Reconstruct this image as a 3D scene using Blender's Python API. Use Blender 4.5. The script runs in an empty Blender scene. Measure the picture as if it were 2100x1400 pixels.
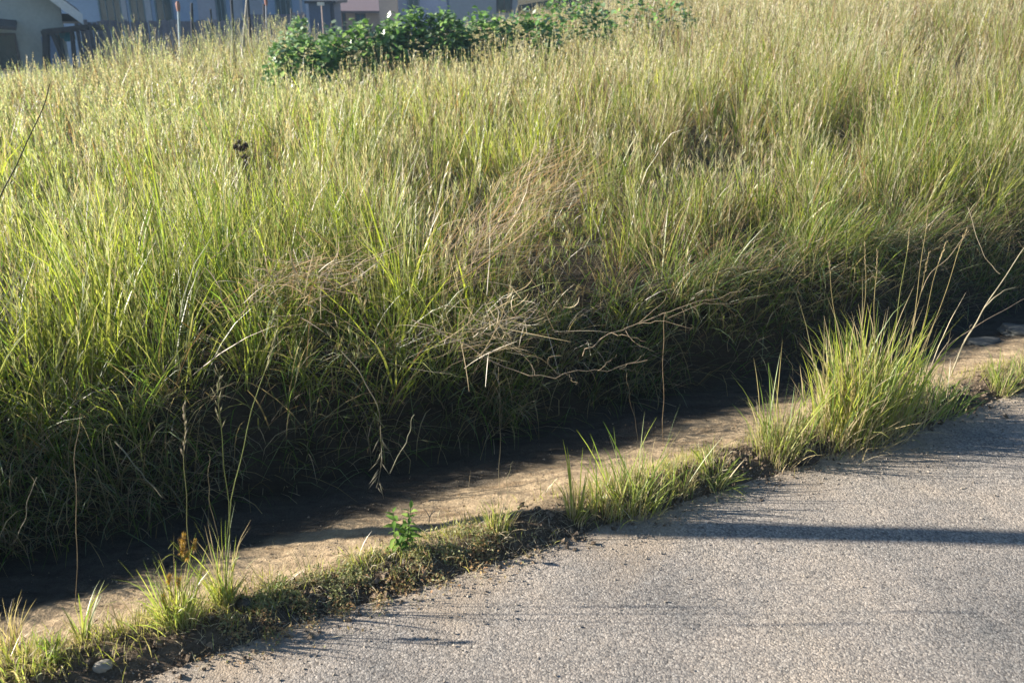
import bpy, math, random
import numpy as np
from mathutils import Vector, Matrix

random.seed(7)
rng = np.random.default_rng(11)
S = bpy.context.scene
COL = S.collection

# ------------------------------------------------------------------ camera
F_PX, PITCH, CAM_H = 1850.0, math.radians(21.5), 1.70
cam_d = bpy.data.cameras.new('camera')
cam_d.sensor_width = 36.0
cam_d.lens = F_PX / 2100 * 36.0
cam_d.clip_start = 0.05
cam_d.clip_end = 2000.0
cam = bpy.data.objects.new('camera', cam_d)
cam.location = (0, 0, CAM_H)
cam.rotation_euler = (math.pi / 2 - PITCH, 0, 0)
COL.objects.link(cam)
S.camera = cam
cam_d.dof.use_dof = True
cam_d.dof.focus_distance = 3.4
cam_d.dof.aperture_fstop = 5.0

# ------------------------------------------------------------------ light
SUN_EL = math.radians(23)
to_sun = Vector((-1.0, 0.046, 0)).normalized() * math.cos(SUN_EL) + Vector((0, 0, math.sin(SUN_EL)))
W = bpy.data.worlds.new('World')
S.world = W
W.use_nodes = True
nt = W.node_tree
bg = nt.nodes['Background']
sky = nt.nodes.new('ShaderNodeTexSky')
sky.sky_type = 'NISHITA'
sky.sun_disc = False
sky.sun_elevation = SUN_EL
sky.sun_rotation = math.atan2(to_sun.x, to_sun.y)
sky.air_density = 1.0
sky.dust_density = 0.3
sky.ozone_density = 3.5
nt.links.new(sky.outputs[0], bg.inputs[0])
bg.inputs[1].default_value = 0.05
sun_d = bpy.data.lights.new('sun', 'SUN')
sun_d.energy = 5.0
sun_d.angle = math.radians(0.53)
sun_d.color = (1.0, 0.905, 0.79)
sun = bpy.data.objects.new('sun', sun_d)
sun.rotation_euler = to_sun.to_track_quat('Z', 'Y').to_euler()
COL.objects.link(sun)

S.view_settings.view_transform = 'Standard'
S.view_settings.look = 'None'
S.view_settings.exposure = 1.62
S.view_settings.gamma = 1.0
S.render.engine = 'CYCLES'
S.cycles.max_bounces = 7
S.cycles.diffuse_bounces = 3
S.cycles.glossy_bounces = 2
S.cycles.transmission_bounces = 5
S.cycles.transparent_max_bounces = 4
S.cycles.caustics_reflective = False
S.cycles.caustics_refractive = False
S.cycles.volume_bounces = 0
S.cycles.use_denoising = True
S.cycles.denoiser = 'OPENIMAGEDENOISE'
S.cycles.denoising_input_passes = 'RGB_ALBEDO_NORMAL'
S.cycles.denoising_prefilter = 'ACCURATE'

# ------------------------------------------------------------------ pixel <-> world
def ray(px, py):
    dx, dy = (px - 1050) / F_PX, (700 - py) / F_PX
    c, s = math.cos(PITCH), math.sin(PITCH)
    return np.array([dx, c + dy * s, -s + dy * c])

def at(px, py, Y):
    d = ray(px, py)
    return d * (Y / d[1]) + np.array([0, 0, CAM_H])

def smooth(a, b, x):
    t = np.clip((x - a) / (b - a), 0, 1)
    return t * t * (3 - 2 * t)

_nr = np.random.default_rng(3)
_NZ = [(_nr.uniform(0, 2 * np.pi, 10), _nr.uniform(0, 2 * np.pi, 10), _nr.uniform(.6, 1.7, 10)) for _ in range(12)]
def noise(x, y, scale, k=0):
    a, p, m = _NZ[k]
    x = np.asarray(x, float); y = np.asarray(y, float)
    r = np.zeros(np.broadcast(x, y).shape)
    for i in range(10):
        q = 2 * np.pi / scale * m[i]
        r = r + np.sin(q * (np.cos(a[i]) * x + np.sin(a[i]) * y) + p[i])
    return r / 4.0

# road runs obliquely through the picture: u along it, w away from its edge
RC, RS, W0 = math.cos(math.radians(28.8)), math.sin(math.radians(28.8)), 2.146
def w_of(X, Y): return -RS * X + RC * Y - W0
def u_of(X, Y): return RC * X + RS * Y
def xy_of(u, w):
    v = w + W0
    return RC * u - RS * v, RS * u + RC * v

def ws_of(X, Y):            # distance from the road, following the uneven line of the bank
    w = w_of(X, Y); u = u_of(X, Y)
    return w + smooth(.5, .9, w) * (.07 * noise(u, 0 * u, 1.9, 1) + .045 * noise(u, 0 * u, .55, 11)) + .02 * noise(u, 0 * u, 1.3, 2)

def ground_z(X, Y):
    X = np.asarray(X, float); Y = np.asarray(Y, float)
    w = w_of(X, Y); u = u_of(X, Y)
    Fz = .225 + .02 * np.clip(Y - 3.7, -8, 60) + 1.4 * np.tanh(X / 20) * (.25 + .75 * smooth(1.3, 5.5, w))
    Fz = Fz - .28 * smooth(-.5, -6, X) * smooth(5, 12, Y) - .26 * smooth(9.5, 14, Y) * smooth(5, 1.5, X) * (.15 + .85 * smooth(-5, -1.5, X))
    Fz = Fz - 1.5 * smooth(18, 32, Y) * smooth(2, -6, X) + .03 * noise(X, Y, 2.2, 0)
    ws = ws_of(X, Y)
    P = np.interp(ws, [-50, -.12, -.02, .05, .16, .26, .40, .62, .86, 1.3], [-.06, -.06, -.006, .030, .032, -.012, -.045, -.10, -.145, -.16])
    P = P + (.035 * np.exp(-((u - 2.95) / .34) ** 2) + .02 * np.exp(-((u - 2.05) / .3) ** 2) + .012 * noise(u, 0 * u, .7, 10)) * np.exp(-((w - .09) / .075) ** 2)
    P = P + .006 * noise(u, w, .17, 2) * smooth(-.05, .02, w) + (.007 * noise(u, w, .5, 3) + .003 * noise(u, w, .09, 4)) * smooth(.1, .3, w)
    b = smooth(.97, 1.27, ws)
    return P * (1 - b) + Fz * b

def hit(px, py):
    d = ray(px, py); o = np.array([0, 0, CAM_H])
    t = np.linspace(1.2, 40, 6000)
    p = o + d * t[:, None]
    g = ground_z(p[:, 0], p[:, 1])
    i = int(np.argmax(p[:, 2] < g))
    q = p[i].copy(); q[2] = ground_z(q[0], q[1])
    return q

HOLLOWS = [(1150, 480, .46), (1190, 600, .22), (1475, 320, .6), (1440, 380, .28), (130, 420, .34), (170, 480, .25), (1900, 150, .7), (380, 470, .30), (930, 480, .34), (1985, 560, .36),
           (700, 690, .22), (1550, 520, .22), (1350, 420, .22), (850, 330, .30), (300, 560, .22), (560, 430, .22), (1700, 330, .3), (1780, 480, .22), (60, 620, .22), (1120, 90, .8), (1330, 60, .7)]
HOL = [(*hit(px, py)[:2], r) for px, py, r in HOLLOWS]

def scale_at(Y):            # metres per picture pixel at that depth
    return Y / math.cos(PITCH) * .95 / F_PX

# ------------------------------------------------------------------ mesh helpers
class MB:
    def __init__(s): s.v, s.q, s.t, s.c, s.n = [], [], [], [], 0
    def add(s, v, q=None, t=None, c=(.5, .5, .5)):
        v = np.asarray(v, float).reshape(-1, 3)
        if q is not None and len(q): s.q.append(np.asarray(q, int) + s.n)
        if t is not None and len(t): s.t.append(np.asarray(t, int) + s.n)
        c = np.asarray(c, float)
        s.c.append(np.broadcast_to(c, (len(v), 3)) if c.ndim == 1 else c)
        s.v.append(v); s.n += len(v)
    def mesh(s, name, smooth_shade=False):
        v = np.concatenate(s.v)
        q = np.concatenate(s.q) if s.q else np.zeros((0, 4), int)
        t = np.concatenate(s.t) if s.t else np.zeros((0, 3), int)
        me = bpy.data.meshes.new(name)
        me.vertices.add(len(v)); me.vertices.foreach_set('co', v.ravel())
        me.loops.add(q.size + t.size)
        me.loops.foreach_set('vertex_index', np.concatenate([q.ravel(), t.ravel()]))
        n = len(q) + len(t)
        me.polygons.add(n)
        ls = np.concatenate([np.arange(len(q)) * 4, q.size + np.arange(len(t)) * 3])
        me.polygons.foreach_set('loop_start', ls)
        me.polygons.foreach_set('use_smooth', np.full(n, bool(smooth_shade)))
        ca = me.color_attributes.new('tint', 'FLOAT_COLOR', 'POINT')
        ca.data.foreach_set('color', np.concatenate([np.concatenate(s.c), np.ones((len(v), 1))], 1).ravel())
        me.update(calc_edges=True)
        return me
    def build(s, name, mat, parent=None, smooth_shade=False):
        o = bpy.data.objects.new(name, s.mesh(name, smooth_shade or mat in (M_GRASS, M_STRAW)))
        o.data.materials.append(mat)
        COL.objects.link(o)
        if parent is not None: o.parent = parent
        return o
    # --- shapes
    def box(s, lo, hi, c=(.5, .5, .5)):
        x0, y0, z0 = lo; x1, y1, z1 = hi
        s.add([(x0, y0, z0), (x1, y0, z0), (x1, y1, z0), (x0, y1, z0), (x0, y0, z1), (x1, y0, z1), (x1, y1, z1), (x0, y1, z1)],
              [(0, 3, 2, 1), (4, 5, 6, 7), (0, 1, 5, 4), (1, 2, 6, 5), (2, 3, 7, 6), (3, 0, 4, 7)], c=c)
    def bar(s, a, b, wd, ht, c=(.5, .5, .5)):
        a = np.asarray(a, float); b = np.asarray(b, float); d = b - a; d = d / np.linalg.norm(d)
        up = np.array([0, 0, 1.]) if abs(d[2]) < .9 else np.array([0, 1., 0])
        r = np.cross(d, up); r /= np.linalg.norm(r); k = np.cross(r, d)
        vs = [p + r * sx * wd / 2 + k * sz * ht / 2 for p in (a, b) for sx, sz in ((-1, -1), (1, -1), (1, 1), (-1, 1))]
        s.add(vs, [(0, 3, 2, 1), (4, 5, 6, 7), (0, 1, 5, 4), (1, 2, 6, 5), (2, 3, 7, 6), (3, 0, 4, 7)], c=c)
    def tube(s, pts, rad, n=5, c=(.5, .5, .5)):
        P = np.asarray(pts, float); k = len(P)
        R = np.broadcast_to(np.asarray(rad, float), (k,))
        T = np.gradient(P, axis=0); T /= np.linalg.norm(T, axis=1)[:, None] + 1e-9
        ref = np.array([.3, .9, .2]) if abs(T[0][2]) > .8 else np.array([0, 0, 1.])
        A = np.cross(T, ref); A /= np.linalg.norm(A, axis=1)[:, None] + 1e-9
        B = np.cross(T, A)
        an = np.arange(n) * 2 * np.pi / n
        V = P[:, None] + R[:, None, None] * (np.cos(an)[None, :, None] * A[:, None] + np.sin(an)[None, :, None] * B[:, None])
        q = [(i * n + j, i * n + (j + 1) % n, (i + 1) * n + (j + 1) % n, (i + 1) * n + j) for i in range(k - 1) for j in range(n)]
        cc = np.asarray(c, float)
        if cc.ndim == 2: cc = np.repeat(cc, n, 0)
        s.add(V.reshape(-1, 3), q, c=cc)
    # --- many grass blades at once
    def blades(s, root, L, wd, az, lean, bend, c0, c1, nseg=4, tip=.08, twist=None, shape=.75):
        root = np.asarray(root, float); N = len(root)
        L, wd, az, lean, bend = [np.broadcast_to(np.asarray(a, float), (N,)) for a in (L, wd, az, lean, bend)]
        t = np.linspace(0, 1, nseg + 1)
        phi = lean[:, None] + bend[:, None] * t[None] ** 1.6
        dz = np.cos(phi); dh = np.sin(phi)
        seg = (L / nseg)[:, None]
        z = np.concatenate([np.zeros((N, 1)), np.cumsum((dz[:, 1:] + dz[:, :-1]) / 2 * seg, 1)], 1)
        h = np.concatenate([np.zeros((N, 1)), np.cumsum((dh[:, 1:] + dh[:, :-1]) / 2 * seg, 1)], 1)
        ca, sa = np.cos(az)[:, None], np.sin(az)[:, None]
        P = np.stack([root[:, :1] + h * ca, root[:, 1:2] + h * sa, root[:, 2:] + z], 2)
        tw = rng.uniform(0, 2 * np.pi, N) if twist is None else np.broadcast_to(twist, (N,))
        wv = np.stack([np.cos(tw), np.sin(tw), .15 * np.sin(3 * tw)], 1)
        prof = np.maximum(tip, np.minimum(1, 1.25 * (1 - t ** 2) ** shape))
        prof = prof * (.55 + .45 * np.minimum(1, t * 4))
        off = wv[:, None] * (wd[:, None] * prof[None])[:, :, None] / 2
        V = np.stack([P - off, P + off], 2)                          # N, nseg+1, 2, 3
        base = (np.arange(N) * (nseg + 1) * 2)[:, None]
        i = np.arange(nseg)[None] * 2
        q = np.stack([base + i, base + i + 1, base + i + 3, base + i + 2], 2)
        c0 = np.broadcast_to(np.asarray(c0, float), (N, 3)); c1 = np.broadcast_to(np.asarray(c1, float), (N, 3))
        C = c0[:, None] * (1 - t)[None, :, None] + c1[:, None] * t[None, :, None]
        C = np.repeat(C[:, :, None], 2, 2)
        s.add(V.reshape(-1, 3), q.reshape(-1, 4), c=C.reshape(-1, 3))
        return P
    def panicles(s, P, k, ln, wd, part, col, spread=.45):
        """narrow spikelets along the upper part of the stems whose centre lines are P"""
        N, M, _ = P.shape
        a, b = P[:, -2], P[:, -1]
        d = b - a; dn = np.linalg.norm(d, axis=1)[:, None]; d = d / dn
        for j in range(k):
            f = (j + .5) / k
            o = b - d * (part * (1 - f)) [:, None] if np.ndim(part) else b - d * part * (1 - f)
            az = rng.uniform(0, 2 * np.pi, N); sp = spread * rng.uniform(.4, 1.2, N) * (1.1 - .6 * f)
            side = np.stack([np.cos(az), np.sin(az), 0 * az], 1)
            e = d + side * sp[:, None]; e /= np.linalg.norm(e, axis=1)[:, None]
            l = ln * rng.uniform(.6, 1.25, N) * (1.15 - .5 * f)
            tip = o + e * l[:, None]
            tw = rng.uniform(0, 2 * np.pi, N)
            wv = np.stack([np.cos(tw), np.sin(tw), 0 * tw], 1) * wd / 2
            mid = o + e * (l * .55)[:, None]
            V = np.stack([o, mid - wv, tip, mid + wv], 1)
            q = np.arange(N)[:, None] * 4 + np.arange(4)[None]
            c = col * rng.uniform(.8, 1.15, (N, 1))
            s.add(V.reshape(-1, 3), q, c=np.repeat(c, 4, 0))

def grid(xs, ys):
    nx, ny = len(xs), len(ys)
    a = np.arange(nx * ny).reshape(nx, ny)
    return np.stack([a[:-1, :-1], a[1:, :-1], a[1:, 1:], a[:-1, 1:]], 2).reshape(-1, 4)

def tag(o, label=None, cat=None, group=None, kind=None):
    for k, v in (('label', label), ('category', cat), ('group', group), ('kind', kind)):
        if v: o[k] = v
    return o

def empty(name, loc, label, cat, group=None):
    o = bpy.data.objects.new(name, None)
    o.location = loc; o.empty_display_size = .1
    COL.objects.link(o)
    return tag(o, label, cat, group)

# ------------------------------------------------------------------ materials
def mat(name):
    m = bpy.data.materials.new(name); m.use_nodes = True
    n = m.node_tree; b = n.nodes.get('Principled BSDF')
    return m, n, b

def N(n, kind, **kw):
    x = n.nodes.new(kind)
    for k, v in kw.items():
        if k in x.inputs: x.inputs[k].default_value = v
        else: setattr(x, k, v)
    return x

def ramp(n, fac, stops):
    r = n.nodes.new('ShaderNodeValToRGB')
    e = r.color_ramp.elements
    e[0].position, e[0].color = stops[0][0], (*stops[0][1], 1)
    e[1].position, e[1].color = stops[-1][0], (*stops[-1][1], 1)
    for p, c in stops[1:-1]:
        k = e.new(p); k.color = (*c, 1)
    n.links.new(fac, r.inputs[0])
    return r.outputs[0]

def mixc(n, fac, a, b, mode='MIX'):
    x = n.nodes.new('ShaderNodeMix'); x.data_type = 'RGBA'; x.blend_type = mode
    for sock, v in ((x.inputs[0], fac), (x.inputs[6], a), (x.inputs[7], b)):
        if hasattr(v, 'links'): n.links.new(v, sock)
        else: sock.default_value = v if not isinstance(v, tuple) else (*v, 1)
    return x.outputs[2]

def plant_mat(name, trans=.45, gloss=.12, rough=.45, vary=.25):
    """leaf tissue: diffuse + light passing through + a waxy sheen; colour from each blade's own tint"""
    m, n, b = mat(name)
    n.nodes.remove(b)
    at_ = N(n, 'ShaderNodeAttribute', attribute_name='tint')
    geo = N(n, 'ShaderNodeNewGeometry')
    nz = N(n, 'ShaderNodeTexNoise', Scale=22.0, Detail=2.0)
    n.links.new(geo.outputs['Position'], nz.inputs['Vector'])
    mr = N(n, 'ShaderNodeMapRange'); mr.inputs[1].default_value = .3; mr.inputs[2].default_value = .7
    mr.inputs[3].default_value = 1 - vary; mr.inputs[4].default_value = 1 + vary
    n.links.new(nz.outputs[0], mr.inputs[0])
    vm = N(n, 'ShaderNodeVectorMath', operation='SCALE')
    n.links.new(at_.outputs['Color'], vm.inputs[0]); n.links.new(mr.outputs[0], vm.inputs['Scale'])
    d = N(n, 'ShaderNodeBsdfDiffuse'); t = N(n, 'ShaderNodeBsdfTranslucent')
    n.links.new(vm.outputs[0], d.inputs[0])
    g2 = N(n, 'ShaderNodeVectorMath', operation='MULTIPLY'); g2.inputs[1].default_value = (1.14, 1.2, .8)
    n.links.new(vm.outputs[0], g2.inputs[0]); n.links.new(g2.outputs[0], t.inputs[0])
    mx = N(n, 'ShaderNodeMixShader'); mx.inputs[0].default_value = trans
    n.links.new(d.outputs[0], mx.inputs[1]); n.links.new(t.outputs[0], mx.inputs[2])
    gl = N(n, 'ShaderNodeBsdfGlossy'); gl.inputs['Roughness'].default_value = rough
    fr = N(n, 'ShaderNodeFresnel'); fr.inputs[0].default_value = 1.4
    mm = N(n, 'ShaderNodeMath', operation='MULTIPLY'); mm.inputs[1].default_value = gloss * 6
    n.links.new(fr.outputs[0], mm.inputs[0])
    m2 = N(n, 'ShaderNodeMixShader'); n.links.new(mm.outputs[0], m2.inputs[0])
    n.links.new(mx.outputs[0], m2.inputs[1]); n.links.new(gl.outputs[0], m2.inputs[2])
    n.links.new(m2.outputs[0], n.nodes['Material Output'].inputs[0])
    return m

def tint_mat(name, rough=.85, bump=0., bscale=60., vary=.2, spec=.25):
    m, n, b = mat(name)
    a = N(n, 'ShaderNodeAttribute', attribute_name='tint')
    geo = N(n, 'ShaderNodeNewGeometry')
    nz = N(n, 'ShaderNodeTexNoise', Scale=bscale, Detail=5.0, Roughness=.65)
    n.links.new(geo.outputs['Position'], nz.inputs['Vector'])
    mr = N(n, 'ShaderNodeMapRange'); mr.inputs[1].default_value = .3; mr.inputs[2].default_value = .7
    mr.inputs[3].default_value = 1 - vary; mr.inputs[4].default_value = 1 + vary
    n.links.new(nz.outputs[0], mr.inputs[0])
    vm = N(n, 'ShaderNodeVectorMath', operation='SCALE')
    n.links.new(a.outputs['Color'], vm.inputs[0]); n.links.new(mr.outputs[0], vm.inputs['Scale'])
    n.links.new(vm.outputs[0], b.inputs['Base Color'])
    b.inputs['Roughness'].default_value = rough
    b.inputs['Specular IOR Level'].default_value = spec
    if bump:
        bp = N(n, 'ShaderNodeBump', Strength=1.0, Distance=bump)
        n.links.new(nz.outputs[0], bp.inputs['Height']); n.links.new(bp.outputs[0], b.inputs['Normal'])
    return m

M_GRASS = plant_mat('grass_tissue', .55, .03, .6)
M_LEAF = plant_mat('broad_leaf', .38, .05, .5, .2)
M_STRAW = plant_mat('dry_straw', .30, .04, .6, .2)
M_TWIG = tint_mat('dead_twig', .8, .001, 160.)
M_SOIL = tint_mat('crumbly_soil', .95, .004, 90., .35, .1)
M_STONE = tint_mat('rough_stone', .85, .004, 55., .25)
M_PAINT = tint_mat('weathered_paint', .7, 0, 9., .10)
M_WOOD = tint_mat('weathered_wood', .85, 0, 30., .25)
M_ROOF = tint_mat('roof_sheet', .6, 0, 14., .2)
M_METAL = tint_mat('dull_steel', .55, .001, 25., .2, .5)

def glass_mat():
    m, n, b = mat('window_glass')
    nz = N(n, 'ShaderNodeTexNoise', Scale=1.2)
    n.links.new(ramp(n, nz.outputs[0], [(.3, (.012, .035, .05)), (.7, (.03, .08, .10))]), b.inputs['Base Color'])
    b.inputs['Roughness'].default_value = .12
    return m
M_GLASS = glass_mat()

def asphalt_mat():
    m, n, b = mat('chip_seal')
    geo = N(n, 'ShaderNodeNewGeometry')
    P = geo.outputs['Position']
    dn = N(n, 'ShaderNodeTexNoise', Scale=60.0, Detail=2.0); n.links.new(P, dn.inputs['Vector'])
    vm = N(n, 'ShaderNodeVectorMath', operation='MULTIPLY_ADD'); vm.inputs[1].default_value = (.012, .012, .012)
    n.links.new(dn.outputs['Color'], vm.inputs[0]); n.links.new(P, vm.inputs[2])
    v = N(n, 'ShaderNodeTexVoronoi', Scale=165.0); n.links.new(vm.outputs[0], v.inputs['Vector'])
    v2 = N(n, 'ShaderNodeTexVoronoi', Scale=330.0); n.links.new(vm.outputs[0], v2.inputs['Vector'])
    sep = N(n, 'ShaderNodeSeparateColor'); n.links.new(v.outputs['Color'], sep.inputs[0])
    chips = ramp(n, sep.outputs[0], [(0, (.165, .158, .148)), (.25, (.25, .237, .219)), (.6, (.325, .30, .267)), (.85, (.375, .346, .307)), (1, (.47, .445, .40))])
    pits = ramp(n, v.outputs['Distance'], [(.4, (1, 1, 1)), (.9, (.55, .54, .54))])
    c = mixc(n, 1.0, chips, pits, 'MULTIPLY')
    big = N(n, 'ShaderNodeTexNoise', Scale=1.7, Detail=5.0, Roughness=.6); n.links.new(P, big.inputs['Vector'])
    c = mixc(n, 1.0, c, ramp(n, big.outputs[0], [(.30, (.66, .69, .72)), (.5, (.97, .965, .955)), (.68, (1.16, 1.11, 1.03))]), 'MULTIPLY')  # random stains, contrast raised to suggest soft foliage shadows too
    md = N(n, 'ShaderNodeTexNoise', Scale=9.0, Detail=4.0, Roughness=.7); n.links.new(P, md.inputs['Vector'])
    c = mixc(n, 1.0, c, ramp(n, md.outputs[0], [(.35, (.86, .87, .88)), (.65, (1.1, 1.07, 1.04))]), 'MULTIPLY')
    # dusty silt washed on to the edge of the seal
    ed = N(n, 'ShaderNodeAttribute', attribute_name='tint')
    dust = N(n, 'ShaderNodeMath', operation='MULTIPLY'); n.links.new(ed.outputs['Fac'], dust.inputs[0]); n.links.new(md.outputs[0], dust.inputs[1])
    c = mixc(n, dust.outputs[0], c, (.34, .27, .19))
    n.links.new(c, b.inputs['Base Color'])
    b.inputs['Roughness'].default_value = .9
    b.inputs['Specular IOR Level'].default_value = .2
    h = N(n, 'ShaderNodeMath', operation='MULTIPLY_ADD'); h.inputs[1].default_value = -1.0
    n.links.new(v.outputs['Distance'], h.inputs[0]); n.links.new(sep.outputs[1], h.inputs[2])
    h2 = N(n, 'ShaderNodeMath', operation='MULTIPLY_ADD'); h2.inputs[1].default_value = -.5
    n.links.new(v2.outputs['Distance'], h2.inputs[0]); n.links.new(h.outputs[0], h2.inputs[2])
    bp = N(n, 'ShaderNodeBump', Strength=.6, Distance=.0025)
    n.links.new(h2.outputs[0], bp.inputs['Height']); n.links.new(bp.outputs[0], b.inputs['Normal'])
    return m
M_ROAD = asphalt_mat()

def ground_mat():
    m, n, b = mat('verge_soil')
    geo = N(n, 'ShaderNodeNewGeometry'); P = geo.outputs['Position']
    a = N(n, 'ShaderNodeAttribute', attribute_name='tint')
    mp = N(n, 'ShaderNodeMapping'); mp.inputs['Rotation'].default_value = (0, 0, -math.radians(28.8)); mp.inputs['Scale'].default_value = (3, 14, 6)
    n.links.new(P, mp.inputs['Vector'])
    st = N(n, 'ShaderNodeTexNoise', Scale=1.6, Detail=6.0, Roughness=.62); n.links.new(mp.outputs[0], st.inputs['Vector'])
    gr = N(n, 'ShaderNodeTexNoise', Scale=150.0, Detail=4.0, Roughness=.7); n.links.new(P, gr.inputs['Vector'])
    cr = N(n, 'ShaderNodeTexNoise', Scale=24.0, Detail=6.0, Roughness=.65); n.links.new(P, cr.inputs['Vector'])
    c = mixc(n, 1.0, a.outputs['Color'], ramp(n, st.outputs[0], [(.3, (.7, .66, .62)), (.5, (1, 1, 1)), (.7, (1.22, 1.2, 1.16))]), 'MULTIPLY')
    c = mixc(n, 1.0, c, ramp(n, gr.outputs[0], [(.32, (.72, .72, .72)), (.68, (1.2, 1.2, 1.2))]), 'MULTIPLY')
    c = mixc(n, 1.0, c, ramp(n, cr.outputs[0], [(.3, (.8, .78, .76)), (.6, (1.06, 1.06, 1.06))]), 'MULTIPLY')
    n.links.new(c, b.inputs['Base Color'])
    b.inputs['Roughness'].default_value = .95; b.inputs['Specular IOR Level'].default_value = .1
    s1 = N(n, 'ShaderNodeMath', operation='ADD'); n.links.new(gr.outputs[0], s1.inputs[0])
    k = N(n, 'ShaderNodeMath', operation='MULTIPLY_ADD'); k.inputs[1].default_value = 5.0
    n.links.new(cr.outputs[0], k.inputs[0]); n.links.new(gr.outputs[0], k.inputs[2])
    bp = N(n, 'ShaderNodeBump', Strength=.8, Distance=.004)
    n.links.new(k.outputs[0], bp.inputs['Height']); n.links.new(bp.outputs[0], b.inputs['Normal'])
    return m
M_GROUND = ground_mat()

# ------------------------------------------------------------------ the setting
def nonuni(*segs):
    out = []
    for a, b, st in segs: out.append(np.arange(a, b - 1e-6, st))
    out.append([segs[-1][1]])
    return np.concatenate(out)

us = nonuni((-400, -40, 30), (-40, -5, 1.0), (-5, 7, .03), (7, 40, 1.0), (40, 400, 30))
ws = nonuni((-300, -30, 30), (-30, -2, 2), (-2, -.2, .3), (-.2, 1.6, .02), (1.6, 8, .12), (8, 40, .8), (40, 400, 20))
U, Wg = np.meshgrid(us, ws, indexing='ij')
X, Y = xy_of(U, Wg)
Z = ground_z(X, Y)
soil = np.array([.12, .093, .066]); silt = np.array([.36, .28, .18]); ditch_shade = np.array([.055, .05, .042]); field = np.array([.06, .055, .034])
def lerp(a, b, t): return a * (1 - t[..., None]) + b * t[..., None]
edge_n = .05 * noise(U, Wg, .6, 4) + .03 * noise(U, Wg, .18, 5)
c = lerp(np.broadcast_to(soil, U.shape + (3,)), silt, smooth(.10, .24, Wg + edge_n))
c = lerp(c, ditch_shade, smooth(.46, .66, Wg + 1.5 * edge_n))  # dark ditch soil, coloured darker still to deepen the shade
c = lerp(c, np.array([.05, .042, .03]), smooth(.85, 1.05, Wg))  # bank-face soil darkened in colour so its shade reads deeper
c = lerp(c, field, smooth(1.6, 6, Wg))
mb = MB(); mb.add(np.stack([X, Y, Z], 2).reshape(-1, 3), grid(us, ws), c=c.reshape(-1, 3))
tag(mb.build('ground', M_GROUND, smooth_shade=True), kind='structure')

us = nonuni((-200, -40, 20), (-40, -4, .6), (-4, 6, .02), (6, 40, .6), (40, 200, 20))
ws = np.concatenate([np.linspace(-7, -2.4, 12), np.linspace(-2.2, -.15, 60), [-.1, -.06, -.03, -.012, 0.0, .006]])
U, Wg = np.meshgrid(us, ws, indexing='ij')
edge = .015 * noise(us, 0 * us, .7, 6) + .006 * noise(us, 0 * us, .13, 7) + .004 * noise(us, 0 * us, .05, 8)
k = smooth(-.16, 0, Wg)
X, Y = xy_of(U, Wg + k * edge[:, None])
Z = .0 + .004 * noise(X, Y, .9, 9) * (1 - k) + np.where(Wg > .003, -.05, 0) - .006 * smooth(-.02, 0, Wg)
dust = smooth(-.30, -.01, Wg + .10 * noise(U, Wg, .5, 4))
mb = MB(); mb.add(np.stack([X, Y, Z], 2).reshape(-1, 3), grid(us, ws), c=np.repeat(dust.reshape(-1, 1), 3, 1))
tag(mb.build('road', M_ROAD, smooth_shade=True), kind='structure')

# ------------------------------------------------------------------ field grass (uncountable)
GREEN = np.array([.10, .205, .035]); LIME = np.array([.335, .375, .052]); OLIVE = np.array([.20, .215, .065])
STRAW = np.array([.50, .41, .24]); PALE = np.array([.64, .59, .43]); RUSSET = np.array([.33, .19, .085]); OLD = np.array([.16, .115, .065])

def in_view(x, y, m=1.3):
    return np.abs(x) < .60 * y + m

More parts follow.
